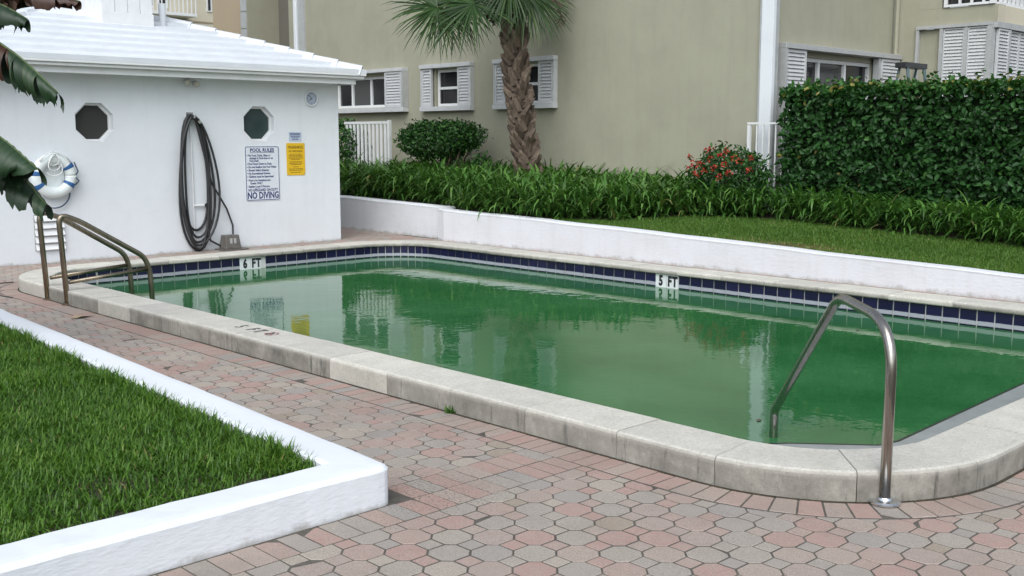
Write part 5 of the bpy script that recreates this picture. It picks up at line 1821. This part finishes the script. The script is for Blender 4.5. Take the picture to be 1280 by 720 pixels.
rl = tag(empty('porch_railing', (13.95, 8.8, 0.45)), 'short white metal railing beside the white pilaster, left of the hedge', 'railing')
FL = frame((14.02, 0, 0), (0, -1, 0), (0, 0, 1))
MB(FL).box(-9.40, -8.70, 1.79, 1.82, -0.02, 0.02).build('top_rail', M['rail_white'], rl)
MB(FL).box(-9.40, -8.70, 0.60, 0.63, -0.015, 0.015).build('bottom_rail', M['rail_white'], rl)
MB(FL).box(-9.40, -9.35, 0.4, 1.778, -0.022, 0.022).build('post', M['rail_white'], rl)
for k in range(6):
    x = -9.25 + k * 0.11
    MB(FL).box(x, x + 0.022, 0.632, 1.778, -0.010, 0.010).build('baluster', M['rail_white'], rl)

sl = tag(empty('step_ladder', (17.6, 8.6, 0.5)), 'grey step ladder with black top cap standing behind the hedge', 'step ladder')
FT = frame((0, 8.6, 0), (1, 0, 0), (0, 0, 1))
MB(FT).box(17.24, 18.02, 2.74, 2.83, -0.12, 0.08).build('top_cap', M['dark_plastic'], sl, bevel=0.01)
for sgn in (-1, 1):
    MB().tube([(17.63 + sgn * 0.30, 8.54, 2.74), (17.63 + sgn * 0.38, 8.2, 0.45)], 0.028, 8).build('rail', M['fibreglass'], sl)
    MB().tube([(17.63 + sgn * 0.30, 8.68, 2.74), (17.63 + sgn * 0.36, 9.1, 0.45)], 0.022, 8).build('rear_leg', M['fibreglass'], sl)
for k in range(6):
    z = 2.44 - k * 0.34
    f_ = (2.74 - z) / 2.29
    MB().box(17.63 - 0.30 - 0.08 * f_, 17.63 + 0.30 + 0.08 * f_, 8.54 - 0.34 * f_ - 0.045, 8.54 - 0.34 * f_ + 0.045, z - 0.02, z + 0.02).build('step', M['shutter'], sl)

# ------------------------------------------------------------------ banana plant hanging in from the left
bp = tag(empty('banana_plant', (1.45, 8.3, 0.14)), 'banana plant with torn drooping leaves hanging in at the upper left', 'banana plant')
MB().tube([(1.45, 8.3, 0.13), (1.5, 8.25, 1.2), (1.6, 8.2, 2.3)], 0.1, 12, rs=[0.13, 0.11, 0.07]).build('pseudostem', M['petiole'], bp, smooth=True)
C0 = Vector((0, 0, 1.6))
def at(px_, py_, D_):
    a, p = radians(43.9), radians(8)
    f = Vector((sin(a) * cos(p), cos(a) * cos(p), -sin(p))); r_ = Vector((cos(a), -sin(a), 0)); u_ = r_.cross(f)
    return C0 + (f + r_ * ((px_ - 640) / 1343) - u_ * ((py_ - 360) / 1343)) * D_
def banana_leaf(spine, halfs, brown=0.15, tears=9, droop=(0.9, 0.9), seed=0, brown_to=0):
    """spine: list of points; halfs: (left, right) lamina widths; torn strips hang from the midrib"""
    r_ = random.Random(seed)
    lf = sub_empty('leaf', spine[0], bp)
    sp = []
    pts = smooth_path(spine, 6, 9)
    n_ = 40
    L_ = [0.0]
    for a, b in zip(pts, pts[1:]): L_.append(L_[-1] + (b - a).length)
    def pos(t):
        s_ = t * L_[-1]
        for i in range(len(pts) - 1):
            if s_ <= L_[i + 1] or i == len(pts) - 2:
                k = (s_ - L_[i]) / max(1e-6, L_[i + 1] - L_[i])
                return pts[i].lerp(pts[i + 1], k)
    MB().tube([pos(k / 20) for k in range(21)], 0.01, 6, rs=[0.016 * (1 - 0.8 * k / 20) + 0.002 for k in range(21)]).build('midrib', M['petiole'], lf, smooth=True)
    V, F, Rn = [], [], []
    for side in (0, 1):
        w0 = halfs[side]
        cuts_ = [0.02] + sorted(r_.uniform(0.04, 0.985) for _ in range(tears)) + [1.0]
        for a, b in zip(cuts_, cuts_[1:]):
            if b - a < 0.004: continue
            br = r_.random() < brown
            col = r_.uniform(0.8, 1.0) if br else r_.uniform(0.05, 0.72)
            if brown_to and b < brown_to: col = r_.uniform(0.8, 1.0)
            drp = droop[side] * r_.uniform(0.75, 1.2)
            ln = r_.uniform(0.68, 1.1) * (0.8 if br else 1.0)
            skew = r_.uniform(-0.16, 0.16)
            shr = r_.uniform(0.05, 0.55)
            m_, rows_ = 6, max(2, int((b - a) * 90))
            base = len(V)
            for i in range(rows_ + 1):
                t = a + (b - a) * (i / rows_)
                p = pos(t)
                tan = (pos(min(1, t + 0.02)) - pos(max(0, t - 0.02))).normalized()
                sd_ = tan.cross(UP).normalized() * (1 if side else -1)
                env = min(1.0, (t / 0.12) ** 0.5) * max(0.25, (1 - t ** 8)) ** 0.6
                wd = w0 * env * ln
                for k in range(m_ + 1):
                    f_ = k / m_
                    ang = drp * (0.15 + 0.85 * f_)
                    # lamina rises a little from the rib then hangs
                    q = p + sd_ * wd * f_ * cos(min(1.5, ang)) - UP * wd * f_ * sin(min(1.5, ang)) + tan * (f_ * wd * (0.25 + skew))
                    q = q + UP * 0.006 * sin(i * 2.1 + k)
                    if k == m_: q = q + UP * r_.uniform(-0.02, 0.02)
                    q = q + tan * ((0.5 - i / rows_) * (b - a) * L_[-1] * shr * f_ ** 2)
                    V.append(tuple(q)); Rn.append(min(1.0, max(0.0, col + (0.09 if i % 2 else -0.09) * (0.4 if col > 0.78 else 1.0))))
            for i in range(rows_):
                for k in range(m_):
                    b0 = base + i * (m_ + 1) + k
                    F.append((b0, b0 + 1, b0 + m_ + 2, b0 + m_ + 1))
    V = np.array(V) - np.array(wloc(lf))
    link_mesh('blade', raw_mesh('blade', V, np.array(F), M['banana'], np.array(Rn), True), lf)
D0 = 7.2
banana_leaf([(1.6, 8.2, 2.25), at(-120, 5, D0 + 0.3), at(-30, 35, D0), at(25, 70, D0 - 0.1), at(72, 116, D0 - 0.15)], (0.27, 0.25), 0.0, 17, (1.55, 1.5), 3, 0.80)
banana_leaf([(1.6, 8.2, 2.2), at(-150, 130, D0 + 0.2), at(-60, 140, D0), at(-5, 165, D0 - 0.1), at(48, 212, D0 - 0.2)], (0.36, 0.34), 0.0, 5, (1.4, 1.2), 8)
banana_leaf([(1.6, 8.2, 2.15), at(-150, 170, D0 + 0.4), at(-60, 175, D0 + 0.2), at(10, 200, D0 + 0.1), at(58, 256, D0)], (0.34, 0.30), 0.0, 5, (1.4, 1.2), 21, 0.7)
banana_leaf([(1.6, 8.2, 2.3), at(-120, -40, D0 + 0.2), at(-40, -8, D0), at(8, 8, D0 - 0.1), at(34, 24, D0 - 0.1)], (0.26, 0.24), 0.0, 8, (1.4, 1.3), 5)
banana_leaf([(1.6, 8.2, 2.35), at(-130, -70, D0 + 0.5), at(-40, -40, D0 + 0.4), at(40, -14, D0 + 0.3), at(100, 2, D0 + 0.3)], (0.20, 0.2), 1.0, 12, (1.5, 1.4), 31, 1.1)
banana_leaf([(1.6, 8.2, 2.3), (1.2, 8.9, 2.9), (0.6, 9.4, 2.8), (0.1, 9.8, 2.3)], (0.3, 0.3), 0.2, 10, (0.7, 0.7), 11)

# ------------------------------------------------------------------ small things on the paving
dl = MB()
vs = [(3.70, 9.50, 0.004), (3.76, 9.56, 0.022), (3.85, 9.56, 0.012), (3.90, 9.49, 0.02), (3.80, 9.44, 0.030), (3.73, 9.44, 0.010)]
dl.add(vs, [(0, 4, 1), (1, 4, 2), (2, 4, 3), (0, 5, 4)])
dlo = dl.build('dry_leaf', M['dry_leaf'], None, at=(3.8, 9.5, 0.005))
tag(dlo, 'curled dry brown leaf lying on the pavers near the ladder', 'leaf')
pts = [(4.33, 12.36 + 0.1, 0.006), (4.1, 12.4, 0.012), (3.9, 12.2, 0.016), (3.82, 11.8, 0.010), (3.86, 11.45, 0.006), (3.9, 11.25, 0.005)]
tag(MB().tube(smooth_path([Vector((x - 0.12, y - 0.1, z)) for x, y, z in pts], 5, 0.2), 0.006, 6).build('loose_wire', M['hose'], None, smooth=True, at=(3.9, 11.9, 0)), 'thin dark wire curving over the pavers at the left end of the pool', 'wire')
n = 26
ang = NR.uniform(0, 2 * pi, n)
V, F, r = blades(np.tile([3.985, 4.66, 0.0], (n, 1)) + NR.normal(0, 0.012, (n, 3)) * [1, 1, 0], np.stack([np.cos(ang), np.sin(ang)], 1), NR.uniform(0.03, 0.075, n), 0.012, NR.uniform(0.2, 1.2, n), 3, None, NR.uniform(0.6, 1.4, n))
wd_ = link_mesh('weed', raw_mesh('weed', V, F, M['strap'], r))
tag(wd_, 'tiny green weed growing at the foot of the near pool edge', 'weed')

# two scraps floating on the water
for (x, y, lab) in ((8.55, 4.55, 'small dark scrap floating on the green water near the far tiles'), (5.35, 3.45, 'small dark leaf scrap floating on the green water beside the hand rail')):
    z = WATER_Z + 0.003
    o = MB().add([(x - 0.03, y - 0.01, z), (x, y + 0.018, z + 0.004), (x + 0.035, y + 0.004, z), (x, y - 0.016, z + 0.002)], [(0, 1, 2), (0, 2, 3)]).build('floating_leaf', M['bark'], None, at=(x, y, z))
    tag(o, lab, 'leaf', 'scraps floating on the pool')
